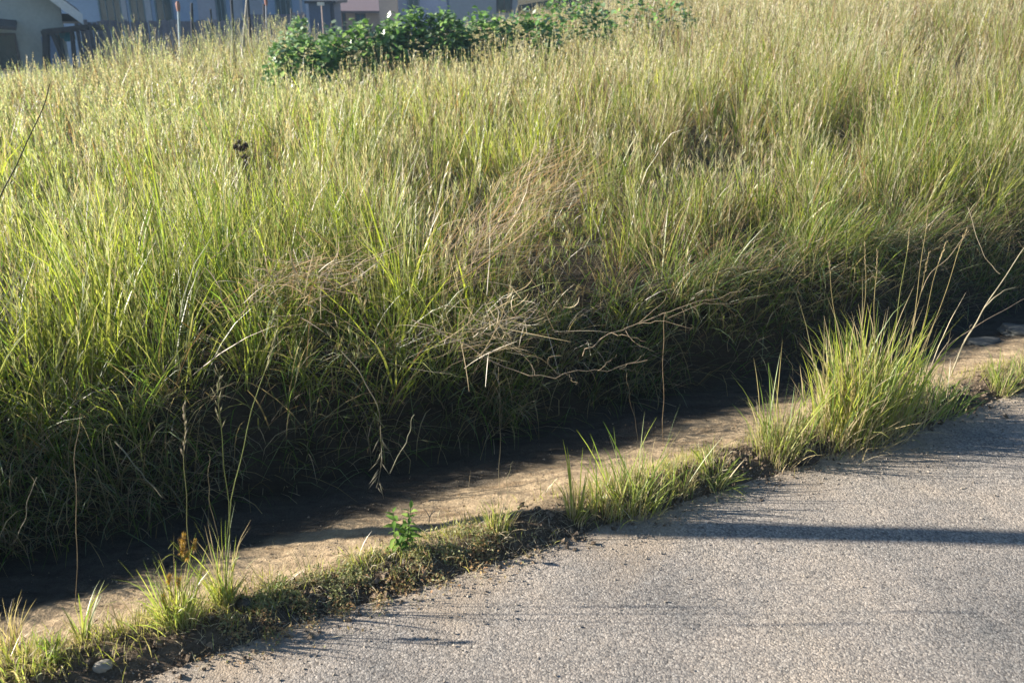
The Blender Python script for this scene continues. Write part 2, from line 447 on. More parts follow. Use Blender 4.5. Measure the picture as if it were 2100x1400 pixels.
def field_band(mb, w0, w1, dens, nb, wd, nseg, lmul, culm, kpan, pan_w):
    area_u = 60
    n = int(dens * area_u * (w1 - w0))
    u = rng.uniform(-26, 34, n); w = rng.uniform(w0, w1, n)
    x, y = xy_of(u, w)
    ok = in_view(x, y) & (y > 1.2) & (y < 30)
    if w0 < 2: ok &= ws_of(x, y) > 1.12
    x, y, w = x[ok], y[ok], w[ok]
    n = len(x)
    hol = np.ones(n)
    for hx, hy, r in HOL: hol *= 1 - .92 * np.exp(-(((x - hx + .3 * (hy - y) * hx / hy) / (r * .85)) ** 2 + ((y - hy + r * .9) / (r * 2.1)) ** 2))
    gap = smooth(-.55, .25, noise(x, y, .42, 6) + .5 * noise(x, y, 1.4, 7))      # tussocks with gaps between
    keep = rng.uniform(0, 1, n) < (.10 + .90 * hol) * (.18 + .82 * gap)
    x, y, w, hol = x[keep], y[keep], w[keep], hol[keep]
    n = len(x)
    z = ground_z(x, y)
    patch = noise(x, y, 2.3, 1) + .6 * noise(x, y, .8, 2)             # green against dry patches
    dist = np.sqrt(x * x + y * y)
    ang = x / np.maximum(y, .1)
    left = smooth(.05, -.35, ang)                                    # the field is fresher towards the left
    dry = np.clip(.30 + .05 * (dist - 4) - .17 * left + .33 * patch + rng.normal(0, .16, n), 0, 1)
    hgt = lmul * hol * (.50 + .09 * noise(x, y, 1.1, 3) + .08 * noise(x, y, 3.5, 4))
    w = np.where(w < 3, ws_of(x, y), w)
    hgt *= .78 + .22 * smooth(1.1, 1.9, w)
    hgt *= .68 + .44 * smooth(-.6, .6, noise(x, y, .42, 6) + .5 * noise(x, y, 1.4, 7))
    hgt *= 1 + 1.1 * smooth(19, 22, y) * smooth(-4, -5.5, x) * smooth(-10.3, -8.6, x)
    hgt *= 1 + .28 * smooth(.1, .45, ang) * smooth(5, 9, y)
    hgt = np.clip(hgt, .06, 1.3)
    broad = (rng.uniform(0, 1, n) < .13 * smooth(.55, .2, dry)) | (noise(x, y, 1.7, 8) > 1.05)
    # leaves
    cnt = nb
    i = np.repeat(np.arange(n), cnt)
    m = len(i)
    r = .055 * np.sqrt(rng.uniform(0, 1, m)); a = rng.uniform(0, 2 * np.pi, m)
    rx, ry = x[i] + r * np.cos(a), y[i] + r * np.sin(a)
    L = hgt[i] * rng.uniform(.45, 1.15, m) * 1.15
    kind = rng.uniform(0, 1, m)
    isdry = kind < dry[i] * .8
    g = rng.uniform(0, 1, m)[:, None]
    cg = GREEN * (1 - g) + LIME * g
    cg = np.where((rng.uniform(0, 1, m) < .3)[:, None], OLIVE, cg)
    cd = STRAW * (1 - g) + OLD * g
    cd = np.where((rng.uniform(0, 1, m) < .18)[:, None], RUSSET, cd)
    cg = np.where(broad[i][:, None], LIME * (1.0 + .35 * g), cg)
    wmul = np.where(broad[i] & ~isdry, 1.5, 1.0)
    ct = np.where(isdry[:, None], cd, cg) * rng.uniform(.75, 1.25, m)[:, None]
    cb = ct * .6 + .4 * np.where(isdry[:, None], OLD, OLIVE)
    brown = rng.uniform(0, 1, m) < .25
    ct = np.where((brown & ~isdry)[:, None], ct * .45 + STRAW * .55, ct)
    edge = smooth(1.75, 1.1, w[i])                                     # bank edge: blades hang towards the ditch
    az = a + rng.normal(0, .5, m)
    az = np.where(rng.uniform(0, 1, m) < edge * .4, math.atan2(-RC, RS) + rng.normal(0, .7, m), az)
    lean = np.abs(rng.normal(.12, .13, m)) + edge * rng.uniform(0, .5, m) + np.where(isdry, rng.uniform(0, .35, m), 0)
    bend = rng.gamma(2.0, .27, m) + edge * .35
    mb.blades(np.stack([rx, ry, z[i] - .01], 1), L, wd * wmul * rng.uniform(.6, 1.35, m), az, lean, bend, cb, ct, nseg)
    # flowering stems
    nc = rng.poisson(culm * np.clip(1 + .7 * noise(x, y, 1.5, 9), .15, 2.4))
    i = np.repeat(np.arange(n), nc); m = len(i)
    if m:
        r = .06 * np.sqrt(rng.uniform(0, 1, m)); a = rng.uniform(0, 2 * np.pi, m)
        L = hgt[i] * rng.uniform(1.0, 1.42, m)
        g = rng.uniform(0, 1, m)[:, None]
        c1 = STRAW * (1 - g) + PALE * g
        c1 = np.where((rng.uniform(0, 1, m) < .28 + .38 * left[i])[:, None], np.array([.42, .46, .25]) * (.75 + .4 * g), c1)
        c1 = np.where((rng.uniform(0, 1, m) < .14)[:, None], RUSSET * .5 + PALE * .6, c1)
        c0 = np.where((rng.uniform(0, 1, m) < .5)[:, None], OLIVE, STRAW * .8)
        P = mb.blades(np.stack([x[i] + r * np.cos(a), y[i] + r * np.sin(a), z[i] - .01], 1), L, np.maximum(.0022, wd * .42), a,
                      np.abs(rng.normal(.07, .07, m)), rng.gamma(2., .12, m), c0, c1, 3, tip=.5)
        mb.panicles(P, kpan, .055, pan_w, np.minimum(.2, L * .3), c1)

mb = MB()
# w0   w1   dens nb  wd    nseg lmul culm kp  pw
field_band(mb, .90, 1.30, 210, 15, .0050, 4, .95, .20, 7, .0035)
field_band(mb, 1.30, 2.6, 150, 13, .0052, 4, 1.0, .8, 8, .0035)
field_band(mb, 2.6, 5.0, 85, 11, .0065, 3, 1.0, 1.9, 6, .0050)
field_band(mb, 5.0, 9.0, 46, 9, .0095, 3, 1.0, 1.9, 5, .0085)
field_band(mb, 9.0, 28, 20, 7, .0150, 2, 1.0, 2.6, 4, .0150)
# tangled thatch on the ground between the tussocks
u = rng.uniform(-5, 9, 60000); w = 1.25 + 9 * rng.uniform(0, 1, 60000) ** 1.3
x, y = xy_of(u, w); k = in_view(x, y) & (y > 1.2); x, y = x[k], y[k]; n = len(x)
g = rng.uniform(0, 1, (n, 1)); c1 = np.where(rng.uniform(0, 1, (n, 1)) < .55, OLD * .8 * (1 - g) + STRAW * .6 * g, GREEN * (1 - g) + OLIVE * g)
mb.blades(np.stack([x, y, ground_z(x, y) + rng.uniform(0, .03, n)], 1), rng.uniform(.06, .26, n), .0055, rng.uniform(0, 6.28, n), rng.uniform(.3, 1.45, n), rng.gamma(2, .35, n), c1, c1, 3)
o = mb.build('field_grass', M_GRASS)
tag(o, 'tall mixed green and straw coloured wild grass covering the field above the ditch', 'grass', kind='stuff')
print('field tris', 2 * sum(len(q) for q in mb.q))

# ------------------------------------------------------------------ loose matter along the road edge (uncountable)
def lumps(mb, pts, size, col, flat=.7):
    """irregular eight-faced crumbs"""
    n = len(pts)
    d = np.array([(1, 0, 0), (0, 1, 0), (-1, 0, 0), (0, -1, 0), (0, 0, 1), (0, 0, -1)], float)
    V = d[None] * rng.uniform(.55, 1.2, (n, 6, 1)) + rng.normal(0, .16, (n, 6, 3))
    a = rng.uniform(0, 6.28, n)
    R = np.zeros((n, 3, 3)); R[:, 0, 0] = np.cos(a); R[:, 0, 1] = -np.sin(a); R[:, 1, 0] = np.sin(a); R[:, 1, 1] = np.cos(a); R[:, 2, 2] = flat
    tl = rng.normal(0, .35, (n, 2)); R[:, 2, 0] = tl[:, 0]; R[:, 2, 1] = tl[:, 1]
    V = np.einsum('nij,nkj->nki', R, V) * size[:, None, None] / 2 + pts[:, None]
    f = np.array([(0, 1, 4), (1, 2, 4), (2, 3, 4), (3, 0, 4), (1, 0, 5), (2, 1, 5), (3, 2, 5), (0, 3, 5)])
    t = (np.arange(n) * 6)[:, None, None] + f[None]
    mb.add(V.reshape(-1, 3), t=t.reshape(-1, 3), c=np.repeat(col, 6, 0))

def u_px(px, py):
    p = hit(px, py); return u_of(p[0], p[1])

def edge_points(n, u0, u1, wm, wsd):
    u = rng.uniform(u0, u1, n); w = rng.normal(wm, wsd, n)
    x, y = xy_of(u, w)
    return u, w, np.stack([x, y, np.where(w < -.01, np.maximum(ground_z(x, y), 0), ground_z(x, y))], 1)

mb = MB()
u, w, p = edge_points(17000, -2.6, 4.6, .07, .06)
dens = .45 + .35 * noise(u, 0 * u, .6, 5) + .5 * np.exp(-((u - 2.9) / .4) ** 2) + .4 * np.exp(-((u - 2.0) / .35) ** 2)
k = rng.uniform(0, 1, len(u)) < dens
u, w, p = u[k], w[k], p[k]
size = np.clip(rng.gamma(2.2, .0042, len(u)), .003, .03)
p[:, 2] += size * .25
g = rng.uniform(0, 1, len(u))[:, None]
lumps(mb, p, size, (np.array([.075, .058, .043]) * (1 - g) + np.array([.22, .17, .12]) * g))
tag(mb.build('soil_crumbs', M_SOIL), 'dark crumbly soil heaped along the edge of the road', 'soil', kind='stuff')

mb = MB()
u, w, p = edge_points(9000, -2.6, 4.6, -.03, .12)
far = np.abs(rng.normal(0, .5, 900)); u2 = rng.uniform(-2, 4, 900); x, y = xy_of(u2, -.05 - far)
p2 = np.stack([x, y, 0 * x], 1)
p = np.concatenate([p[w < .02], p2]); n = len(p)
size = np.clip(rng.gamma(2.5, .0020, n), .002, .012); p[:, 2] = np.maximum(p[:, 2], 0.0) + size * .25
g = rng.uniform(0, 1, n)[:, None]
lumps(mb, p, size, (np.array([.12, .105, .09]) * (1 - g) + np.array([.38, .34, .28]) * g))
u, w, p = edge_points(4500, -2.6, 4.6, .40, .17)
size = np.clip(rng.gamma(1.3, .003, len(p)), .002, .026)
lumps(mb, p, size, np.repeat(np.array([[.3, .24, .17]]), len(p), 0) * rng.uniform(.5, 1.15, (len(p), 1)))
tag(mb.build('loose_gravel', M_STONE), 'fine loose gravel scattered over the road edge and silt strip', 'gravel', kind='stuff')

def small_leaves(mb, p, ln, wd, col, tilt=.5):
    n = len(p)
    az = rng.uniform(0, 6.28, n); el = rng.normal(.35, tilt, n)
    d = np.stack([np.cos(az) * np.cos(el), np.sin(az) * np.cos(el), np.sin(el)], 1)
    sd = np.stack([-np.sin(az), np.cos(az), rng.normal(0, .4, n)], 1)
    m = p + d * ln[:, None] * .5
    V = np.stack([p, m - sd * wd[:, None] / 2, p + d * ln[:, None] - np.array([0, 0, 1]) * ln[:, None] * .2, m + sd * wd[:, None] / 2], 1)
    mb.add(V.reshape(-1, 3), np.arange(n)[:, None] * 4 + np.arange(4)[None], c=np.repeat(col, 4, 0))

# creeping mat of small leaves on the heap of soil
mb = MB()
ua, ub = u_px(430, 1290), u_px(1070, 1090)
u, w, p = edge_points(24000, ua - .1, ub + .1, .075, .06)
den = smooth(ua - .1, ua + .15, u) * smooth(ub + .1, ub - .25, u) * (.35 + .75 * noise(u, w, .14, 6))
k = rng.uniform(0, 1, len(u)) < den
u, w, p = u[k], w[k], p[k]; n = len(u)
p[:, 2] += rng.uniform(0, .022, n)
dryp = smooth(.09, .0, w + .02 * noise(u, w, .2, 7))[:, None]
g = rng.uniform(0, 1, (n, 1))
green = np.array([.16, .19, .075]) * (1 - g) + np.array([.42, .42, .22]) * g
dryc = np.array([.46, .36, .18]) * (1 - g) + np.array([.34, .19, .10]) * g
c = np.where(rng.uniform(0, 1, (n, 1)) < .15 + .65 * dryp, dryc, green)
small_leaves(mb, p, rng.uniform(.006, .017, n), rng.uniform(.003, .008, n), c)
u, w, p = edge_points(900, ua - .1, ub + .2, .05, .07)
n = len(u); p[:, 2] += .006
mb.blades(p, rng.uniform(.015, .06, n), .0018, rng.uniform(0, 6.28, n), rng.uniform(.9, 1.5, n), rng.uniform(-.2, .5, n), STRAW, PALE, 2)
tag(mb.build('creeping_weeds', M_LEAF), 'low mat of small dull leaves creeping over the soil heap beside the road', 'weeds', kind='stuff')

# short turf in broken patches between the tufts
mb = MB()
u, w, p = edge_points(9000, -2.6, 4.6, .14, .06)
den = .30 + .55 * noise(u, w, .45, 8)
for a_, b_ in ((ua + .18, .1), (u_px(1100, 1080) - .25, .14), (u_px(1700, 910), .35), (u_px(300, 1300), .14), (u_px(60, 1370), .22), (u_px(1420, 985), .18)):
    den = den + .7 * np.exp(-((u - a_) / b_) ** 2)
k = rng.uniform(0, 1, len(u)) < den
u, w, p = u[k], w[k], p[k]; n = len(u)
g = rng.uniform(0, 1, (n, 1))
c1 = LIME * (1 - g) * 1.2 + STRAW * g
mb.blades(p, rng.uniform(.018, .065, n), .0022, rng.uniform(0, 6.28, n), rng.uniform(0, .5, n), rng.gamma(2, .3, n), c1 * .8, c1, 3)
# dead thatch and hanging straw on the shaded face of the bank
u = rng.uniform(-2.8, 6, 2300); w = rng.uniform(.98, 1.35, 2300)
x, y = xy_of(u, w); n = len(u)
g = rng.uniform(0, 1, (n, 1))
c1 = np.where(rng.uniform(0, 1, (n, 1)) < .5, OLD * (1 - g) + STRAW * .7 * g, GREEN * .8)
mb.blades(np.stack([x, y, ground_z(x, y)], 1), rng.uniform(.08, .38, n), .0035, math.atan2(-RC, RS) + rng.normal(0, .8, n),
          rng.uniform(.2, 1.5, n), rng.gamma(2, .5, n), c1, c1, 3)
u = np.concatenate([rng.uniform(-2.8, .35, 140), rng.uniform(.3, 1.8, 25), rng.uniform(1.7, 6, 120)]); w = rng.uniform(1.06, 1.3, 285)
x, y = xy_of(u, w)
i = np.repeat(np.arange(285), 24); n = len(i)
g = rng.uniform(0, 1, (n, 1)); c1 = np.where(rng.uniform(0, 1, (n, 1)) < .45, OLD * (1 - g) + STRAW * g, GREEN * (1 - g) + OLIVE * g)
xx, yy = x[i] + rng.normal(0, .035, n), y[i] + rng.normal(0, .035, n)
mb.blades(np.stack([xx, yy, ground_z(xx, yy)], 1), rng.uniform(.12, .46, n), .0042, math.atan2(-RC, RS) + rng.normal(0, .9, n),
          rng.uniform(.1, 1.1, n), rng.gamma(2.5, .6, n), c1 * .8, c1, 5)
tag(mb.build('verge_turf', M_GRASS), 'short sparse turf and dead thatch on the verge and ditch bank', 'grass', kind='stuff')

# straws and leaf bits washed along the silt
mb = MB()
u, w, p = edge_points(520, -2.6, 4.8, .36, .20)
n = len(u); p[:, 2] += .003; g = rng.uniform(0, 1, (n, 1)); c1 = STRAW * (1 - g) + OLD * g
mb.blades(p, rng.gamma(2, .025, n), .0022, math.atan2(RS, RC) + rng.normal(0, .7, n) + np.pi * (rng.uniform(0, 1, n) < .5), rng.uniform(1.45, 1.56, n), rng.normal(0, .05, n), c1, c1, 2)
u, w, p = edge_points(420, -2.6, 4.8, .34, .22)
n = len(u); p[:, 2] += .002
small_leaves(mb, p, rng.uniform(.008, .02, n), rng.uniform(.004, .009, n), np.array([[.20, .14, .08]]) * rng.uniform(.4, 1.5, (n, 1)), .12)
tag(mb.build('straw_litter', M_STRAW), 'broken straws and dead leaf bits scattered on the silt strip', 'litter', kind='stuff')

# ------------------------------------------------------------------ single plants of the verge
def pal(n, green=.7, straw=.2, lime=.6):
    g = rng.uniform(0, 1, (n, 1))
    c = GREEN * (1 - lime * g) * 1.25 + np.array([.34, .36, .055]) * lime * g * 1.45
    c = np.where(rng.uniform(0, 1, (n, 1)) < straw + .10, STRAW * (.7 + .5 * g), c)
    return c

def fan(mb, base, n, L, wd, rad, lean=.25, bend=.5, straw=.15, lime=.6, az0=None, nseg=5, stretch=None):
    a = rng.uniform(0, 6.28, n); r = rad * np.sqrt(rng.uniform(0, 1, n))
    ox, oy = r * np.cos(a), r * np.sin(a)
    if stretch:                                                     # along the road edge
        q = rng.normal(0, stretch, n); ox = ox + q * RC; oy = oy + q * RS
    x, y = base[0] + ox, base[1] + oy
    z = ground_z(x, y) - base[2]
    c = pal(n, straw=straw, lime=lime)
    c0 = c * .55 + STRAW * .45 * rng.uniform(.5, 1.2, (n, 1))
    mb.blades(np.stack([ox, oy, z - .004], 1), rng.uniform(L[0], L[1], n), wd * rng.uniform(.6, 1.3, n), a + rng.normal(0, .9, n) if az0 is None else az0 + rng.normal(0, .8, n),
              np.abs(rng.normal(lean * .7, lean * .6, n)), rng.gamma(2., bend / 2, n), c0, c, nseg)

def rel(base, pts): return [np.asarray(p, float) - base for p in pts]

def spikes(mb, P, k, ln, wd, part, col, spread):
    P = np.asarray(P, float)
    seg = np.linalg.norm(np.diff(P, axis=0), axis=1); tot = seg.sum(); cum = np.concatenate([[0], np.cumsum(seg)])
    for j in range(k):
        s_ = tot - part * (1 - (j + .5) / k)
        o = np.array([np.interp(s_, cum, P[:, i]) for i in range(3)])
        e2 = np.array([np.interp(min(tot, s_ + .01), cum, P[:, i]) for i in range(3)]) - np.array([np.interp(s_ - .01, cum, P[:, i]) for i in range(3)])
        d = e2 / (np.linalg.norm(e2) + 1e-9)
        a = rng.uniform(0, 6.28); sd = np.array([math.cos(a), .5 * math.sin(a), .2 * math.sin(a)])
        e = d + sd * spread * rng.uniform(.5, 1.2); e /= np.linalg.norm(e)
        l = ln * rng.uniform(.6, 1.2)
        b = np.cross(e, [rng.normal(), rng.normal(), rng.normal()]); b /= np.linalg.norm(b)
        c2 = np.cross(e, b)
        m = o + e * l * .5
        mb.add([o, m + b * wd / 2, m + c2 * wd / 2, m - b * wd / 2, m - c2 * wd / 2, o + e * l],
               t=[(0, 2, 1), (0, 3, 2), (0, 4, 3), (0, 1, 4), (5, 1, 2), (5, 2, 3), (5, 3, 4), (5, 4, 1)], c=np.asarray(col) * rng.uniform(.75, 1.2))

def curve(pts, n=10):
    P = np.asarray(pts, float); k = len(P)
    if k < 3:
        return np.array([P[0] + (P[-1] - P[0]) * t for t in np.linspace(0, 1, n)])
    t = np.arange(k); tt = np.linspace(0, k - 1, n)
    out = []
    for s_ in tt:                                                   # Catmull-Rom
        i = min(int(s_), k - 2); f = s_ - i
        p0, p1, p2, p3 = P[max(i - 1, 0)], P[i], P[i + 1], P[min(i + 2, k - 1)]
        out.append(.5 * ((2 * p1) + (-p0 + p2) * f + (2 * p0 - 5 * p1 + 4 * p2 - p3) * f ** 2 + (-p0 + 3 * p1 - 3 * p2 + p3) * f ** 3))
    return np.array(out)

def stalk(parent, base, pts, r0=.0022, r1=.001, col=(.3, .28, .12), head=None):
    r0, r1 = (r0 * .68, r1 * .8) if r0 < .0026 else (r0, r1)
    """a stem through pts; head = (part length, count, spikelet length, width, spread, colour)"""
    P = curve(rel(base, pts), 16); tt = np.linspace(0, 1, 16)
    P[:, 0] += .006 * np.sin(tt * rng.uniform(5, 9) + rng.uniform(0, 6)) * np.minimum(1, tt * 4) + .003 * np.sin(tt * 19 + rng.uniform(0, 6)) * np.minimum(1, tt * 4)
    m = MB(); m.tube(P, np.linspace(r0, r1, len(P)), 5, col)
    s_ = m.build('stem', M_STRAW, parent, True)
    if head:
        h = MB(); spikes(h, P, head[1], head[2], head[3], head[0], head[5], head[4])
        h.build('seed_head', M_STRAW, s_)
    return s_

TUFTS = 'grass tufts along the road edge'
def tuft(px, py, label, sets, name='grass_tuft', dead=None):
    b = hit(px, py)
    e = empty(name, b, label, 'grass', TUFTS)
    m = MB()
    for s_ in sets:
        own = s_.pop('own', 0)
        if own:                                                     # long blades one can pick apart
            k = s_.pop('n')
            for _ in range(k):
                o1 = MB(); fan(o1, b, n=1, **s_); o1.build('blade', M_GRASS, e)
        else: fan(m, b, **s_)
    tag(m.build('short_blades', M_GRASS, e), kind='stuff')
    d = MB()
    fan(d, b, **(dead or dict(n=45, L=(.03, .12), wd=.003, rad=.045, lean=.9, bend=.6, straw=1.0)))
    tag(d.build('dead_blades', M_STRAW, e), kind='stuff')
    return e, b

def D(n, L, wd=.0032, rad=.03, **k): return dict(n=n, L=L, wd=wd, rad=rad, **k)

tuft(40, 1375, 'low yellow-green grass tuft in the corner nearest the viewer', [D(200, (.04, .11), rad=.10, straw=.25, lime=.9, bend=.9)])
tuft(4, 1330, 'orange-brown dry grass tuft cut by the picture edge beside the silt strip', [D(60, (.06, .17), rad=.04, straw=.95)])
tuft(112, 1350, 'small bright green broad-bladed tuft next to the corner tuft', [D(40, (.04, .09), wd=.006, rad=.02, straw=0, lime=.45, lean=.5)])
tuft(172, 1315, 'upright lime tuft with two long blades leaning right near the corner', [D(30, (.05, .12), rad=.018, lime=1., straw=.05), D(10, (.13, .19), own=1, wd=.005, rad=.012, lean=.3, az0=.3, lime=.9, straw=0)])
tuft(265, 1290, 'thin short lime grass patch left of the sedge', [D(90, (.03, .09), wd=.002, rad=.05, lime=1., straw=.2, stretch=.05)])
e, b = tuft(462, 1235, 'bright lime grass tuft carrying two very tall flowering stems', [D(130, (.06, .16), rad=.03, lime=1., straw=.15), D(26, (.17, .30), own=1, wd=.0042, rad=.025, lean=.18, lime=.9, straw=.15)])
Yb = b[1]
stalk(e, b, [b, at(470, 1060, Yb + .02), at(512, 880, Yb + .05), at(562, 690, Yb + .08)], .0024, .0012, (.22, .25, .08), (.11, 26, .035, .0035, .22, (.34, .32, .16)))
stalk(e, b, [b, at(464, 1060, Yb), at(456, 900, Yb), at(452, 760, Yb + .02)], .0022, .0010, (.20, .23, .08), (.17, 20, .035, .003, .6, (.30, .28, .15)))
stalk(e, b, [b, at(440, 1060, Yb + .06), at(428, 985, Yb + .08), at(424, 930, Yb + .1)], .0012, .0008, (.26, .22, .13))
tuft(745, 1165, 'tiny yellow-green patch on the soil heap left of the leafy weed', [D(90, (.02, .055), wd=.0025, rad=.03, lime=1., straw=.2, stretch=.06)])
e, b = tuft(1020, 1088, 'small pale lime tuft with two hair-thin stems right of the leafy weed', [D(90, (.04, .13), wd=.0025, rad=.035, lime=1., straw=.25)])
stalk(e, b, [b, at(1026, 1000, b[1] + .03), at(1027, 880, b[1] + .06), at(1015, 765, b[1] + .10)], .0013, .0009, (.26, .22, .13), (.05, 10, .02, .004, .3, (.40, .33, .22)))
stalk(e, b, [b, at(1040, 1000, b[1] + .03), at(1052, 945, b[1] + .05)], .0011, .0007, (.26, .25, .13))
tuft(1182, 1062, 'narrow upright tuft with a few stiff blades left of the middle clump', [D(90, (.05, .15), rad=.035, lime=.9, straw=.3), D(9, (.2, .29), own=1, wd=.005, rad=.02, lean=.1, bend=.15, lime=.8, straw=.1)])
tuft(1300, 1035, 'middle verge clump with long sharp green blades and a yellow base', [D(330, (.06, .17), rad=.09, lime=.9, straw=.3, stretch=.05), D(46, (.16, .34), own=1, wd=.0050, rad=.06, lean=.3, bend=.3, stretch=.06, lime=.6, straw=.05)],
     dead=dict(n=90, L=(.05, .16), wd=.003, rad=.10, lean=.8, bend=.6, straw=1.0))
tuft(1235, 1050, 'ragged low tuft of half dry blades at the foot of the middle clump', [D(110, (.05, .14), rad=.05, lime=.8, straw=.45)])
tuft(1462, 985, 'low spreading bright green tuft with arching blades right of the middle clump', [D(150, (.05, .15), wd=.0042, rad=.05, lime=.75, straw=.08, lean=.7, bend=.8)])
tuft(1395, 1000, 'short dry yellowish tuft between the middle clump and the spreading tuft', [D(120, (.04, .12), rad=.05, lime=.9, straw=.5)])
e, b = tuft(1598, 925, 'outlying tuft of stiff blades at the left end of the tall clump', [D(200, (.06, .22), rad=.07, lime=.95, straw=.3, stretch=.04), D(30, (.22, .44), own=1, wd=.0050, rad=.07, lean=.2, bend=.35, stretch=.04, lime=.7, straw=.1)],
            dead=dict(n=120, L=(.05, .17), wd=.003, rad=.10, lean=.8, bend=.6, straw=1.0))
e, b = tuft(1770, 868, 'tallest dense grass clump standing on the soil heap by the road',
            [D(620, (.08, .24), rad=.12, lime=1., straw=.65, stretch=.11, lean=.35, bend=.7), D(560, (.18, .48), wd=.0056, rad=.10, lean=.15, bend=.5, lime=1., straw=.3, stretch=.11),
             D(44, (.36, .62), own=1, wd=.0048, rad=.10, lean=.12, bend=.5, lime=.9, straw=.35, stretch=.10)],
            dead=dict(n=220, L=(.08, .28), wd=.0035, rad=.15, lean=.8, bend=.6, straw=1.0, stretch=.1))
for x0, x1, y1, dy in ((1760, 1775, 500, .1), (1790, 1800, 520, .05), (1800, 1870, 470, .12), (1815, 1905, 520, .0), (1830, 1940, 500, .1), (1840, 1985, 470, .15), (1850, 1900, 430, .2), (1740, 1700, 520, .05)):
    q = hit(x0, 868)
    stalk(e, b, [q, at(x0 * .6 + x1 * .4, 868 * .6 + y1 * .4, q[1] + dy * .5), at(x1, y1, q[1] + dy)], .0024, .0011, (.34, .28, .13) if rng.uniform() < .6 else (.26, .27, .09), (.09, 12, .025, .003, .25, (.40, .32, .18)))
tuft(1915, 838, 'dark green leafy tuft at the right end of the tall clump', [D(200, (.05, .20), wd=.005, rad=.09, lime=.3, straw=.1, lean=.4, bend=.8, stretch=.06)])
tuft(2050, 800, 'small green tuft on the road edge right of the tall clump', [D(110, (.05, .15), rad=.05, lime=.7, straw=.15, lean=.4), D(14, (.14, .24), own=1, wd=.004, rad=.04, lean=.2, lime=.7)])
tuft(2098, 780, 'grass tuft cut by the picture edge at the far end of the verge', [D(90, (.05, .18), rad=.05, lime=.8, straw=.3, lean=.4)])
tuft(640, 1190, 'sparse thin blades at the silt edge of the soil heap', [D(40, (.02, .06), wd=.002, rad=.04, lime=.9, straw=.3, stretch=.08)])
tuft(560, 1215, 'flat green rosette of grass at the foot of the soil heap', [D(60, (.03, .07), wd=.004, rad=.03, lime=.2, straw=.1, lean=.9, bend=.8)])

# the sedge with golden heads
b = hit(362, 1278)
sedge = empty('sedge', b, 'yellow-green sedge with golden bristly flower heads beside the silt strip', 'sedge')
m = MB(); fan(m, b, 260, (.05, .17), .003, .045, lime=1., straw=.15, lean=.3, stretch=.02); fan(m, b, 40, (.15, .26), .0038, .04, lime=.9, straw=.1, lean=.2)
tag(m.build('blades', M_GRASS, sedge), kind='stuff')
for pts, hp in (([(362, 1278), (372, 1190), (376, 1150)], [(374, 1128), (398, 1118), (384, 1140), (376, 1105)]), ([(362, 1278), (350, 1220), (347, 1200)], [(347, 1188)]),
                ([(362, 1278), (345, 1250), (336, 1235)], [(335, 1228)]), ([(364, 1278), (372, 1230), (367, 1200)], [(366, 1192)])):
    P = [b] + [at(x, y, b[1] + .01) for x, y in pts[1:]]
    s_ = stalk(sedge, b, P, .0018, .0012, (.22, .24, .06))
    for x, y in hp:
        h = MB(); c = at(x, y, b[1] + .012 + rng.uniform(-.01, .01)) - b
        n = 90
        d = rng.normal(0, 1, (n, 3)); d /= np.linalg.norm(d, axis=1)[:, None]
        for v in d:
            o = c + v * np.array([.6, .6, 1.1]) * .004; t_ = c + v * np.array([.8, .8, 1.25]) * rng.uniform(.014, .023)
            sd = np.cross(v, [.3, .5, .8]); sd = sd / np.linalg.norm(sd) * .0016
            h.add([o - sd, o + sd, t_], t=[(0, 1, 2)], c=np.array([.50, .31, .05]) * rng.uniform(.6, 1.3))
        h.build('flower_head', M_STRAW, s_)
for x, y in ((330, 1150), (345, 1125), (352, 1128), (410, 1140), (318, 1175), (408, 1175)):          # leafy bracts under the heads
    m = MB(); P = curve(rel(b, [at(374, 1150, b[1]), at((374 + x) / 2, min(1150, y) - 14, b[1]), at(x, y, b[1])]), 6)
    m.tube(P, np.linspace(.0016, .0006, 6), 4, (.28, .30, .07)); m.build('bract', M_GRASS, sedge)

# the green leafy weed: two stems, each leaf its own piece
def leaf_mesh(name, L, wd, fold=.25, droop=.3, col=(.07, .16, .04), k=5):
    m = MB(); t = np.linspace(0, 1, k)
    wv = wd / 2 * np.sin(np.pi * np.clip(t, .03, .985) ** .8)
    x = L * t; z = -droop * L * t ** 2
    V = np.concatenate([np.stack([x, -wv, z + fold * wv], 1), np.stack([x, 0 * x, z], 1), np.stack([x, wv, z + fold * wv], 1)])
    q = [(r * k + i, r * k + i + 1, (r + 1) * k + i + 1, (r + 1) * k + i) for r in range(2) for i in range(k - 1)]
    c = np.concatenate([np.repeat([col], k, 0), np.repeat([np.array(col) * 1.35], k, 0), np.repeat([col], k, 0)])
    m.add(V, q, c=c)
    me = m.mesh(name, True); me.materials.append(M_LEAF)
    return me

def put_leaf(me, parent, loc, az, el, roll, sc):
    o = bpy.data.objects.new('leaf', me); COL.objects.link(o); o.parent = parent
    o.matrix_local = Matrix.Translation(Vector(loc)) @ Matrix.Rotation(az, 4, 'Z') @ Matrix.Rotation(-el, 4, 'Y') @ Matrix.Rotation(roll, 4, 'X') @ Matrix.Scale(sc, 4)
    return o

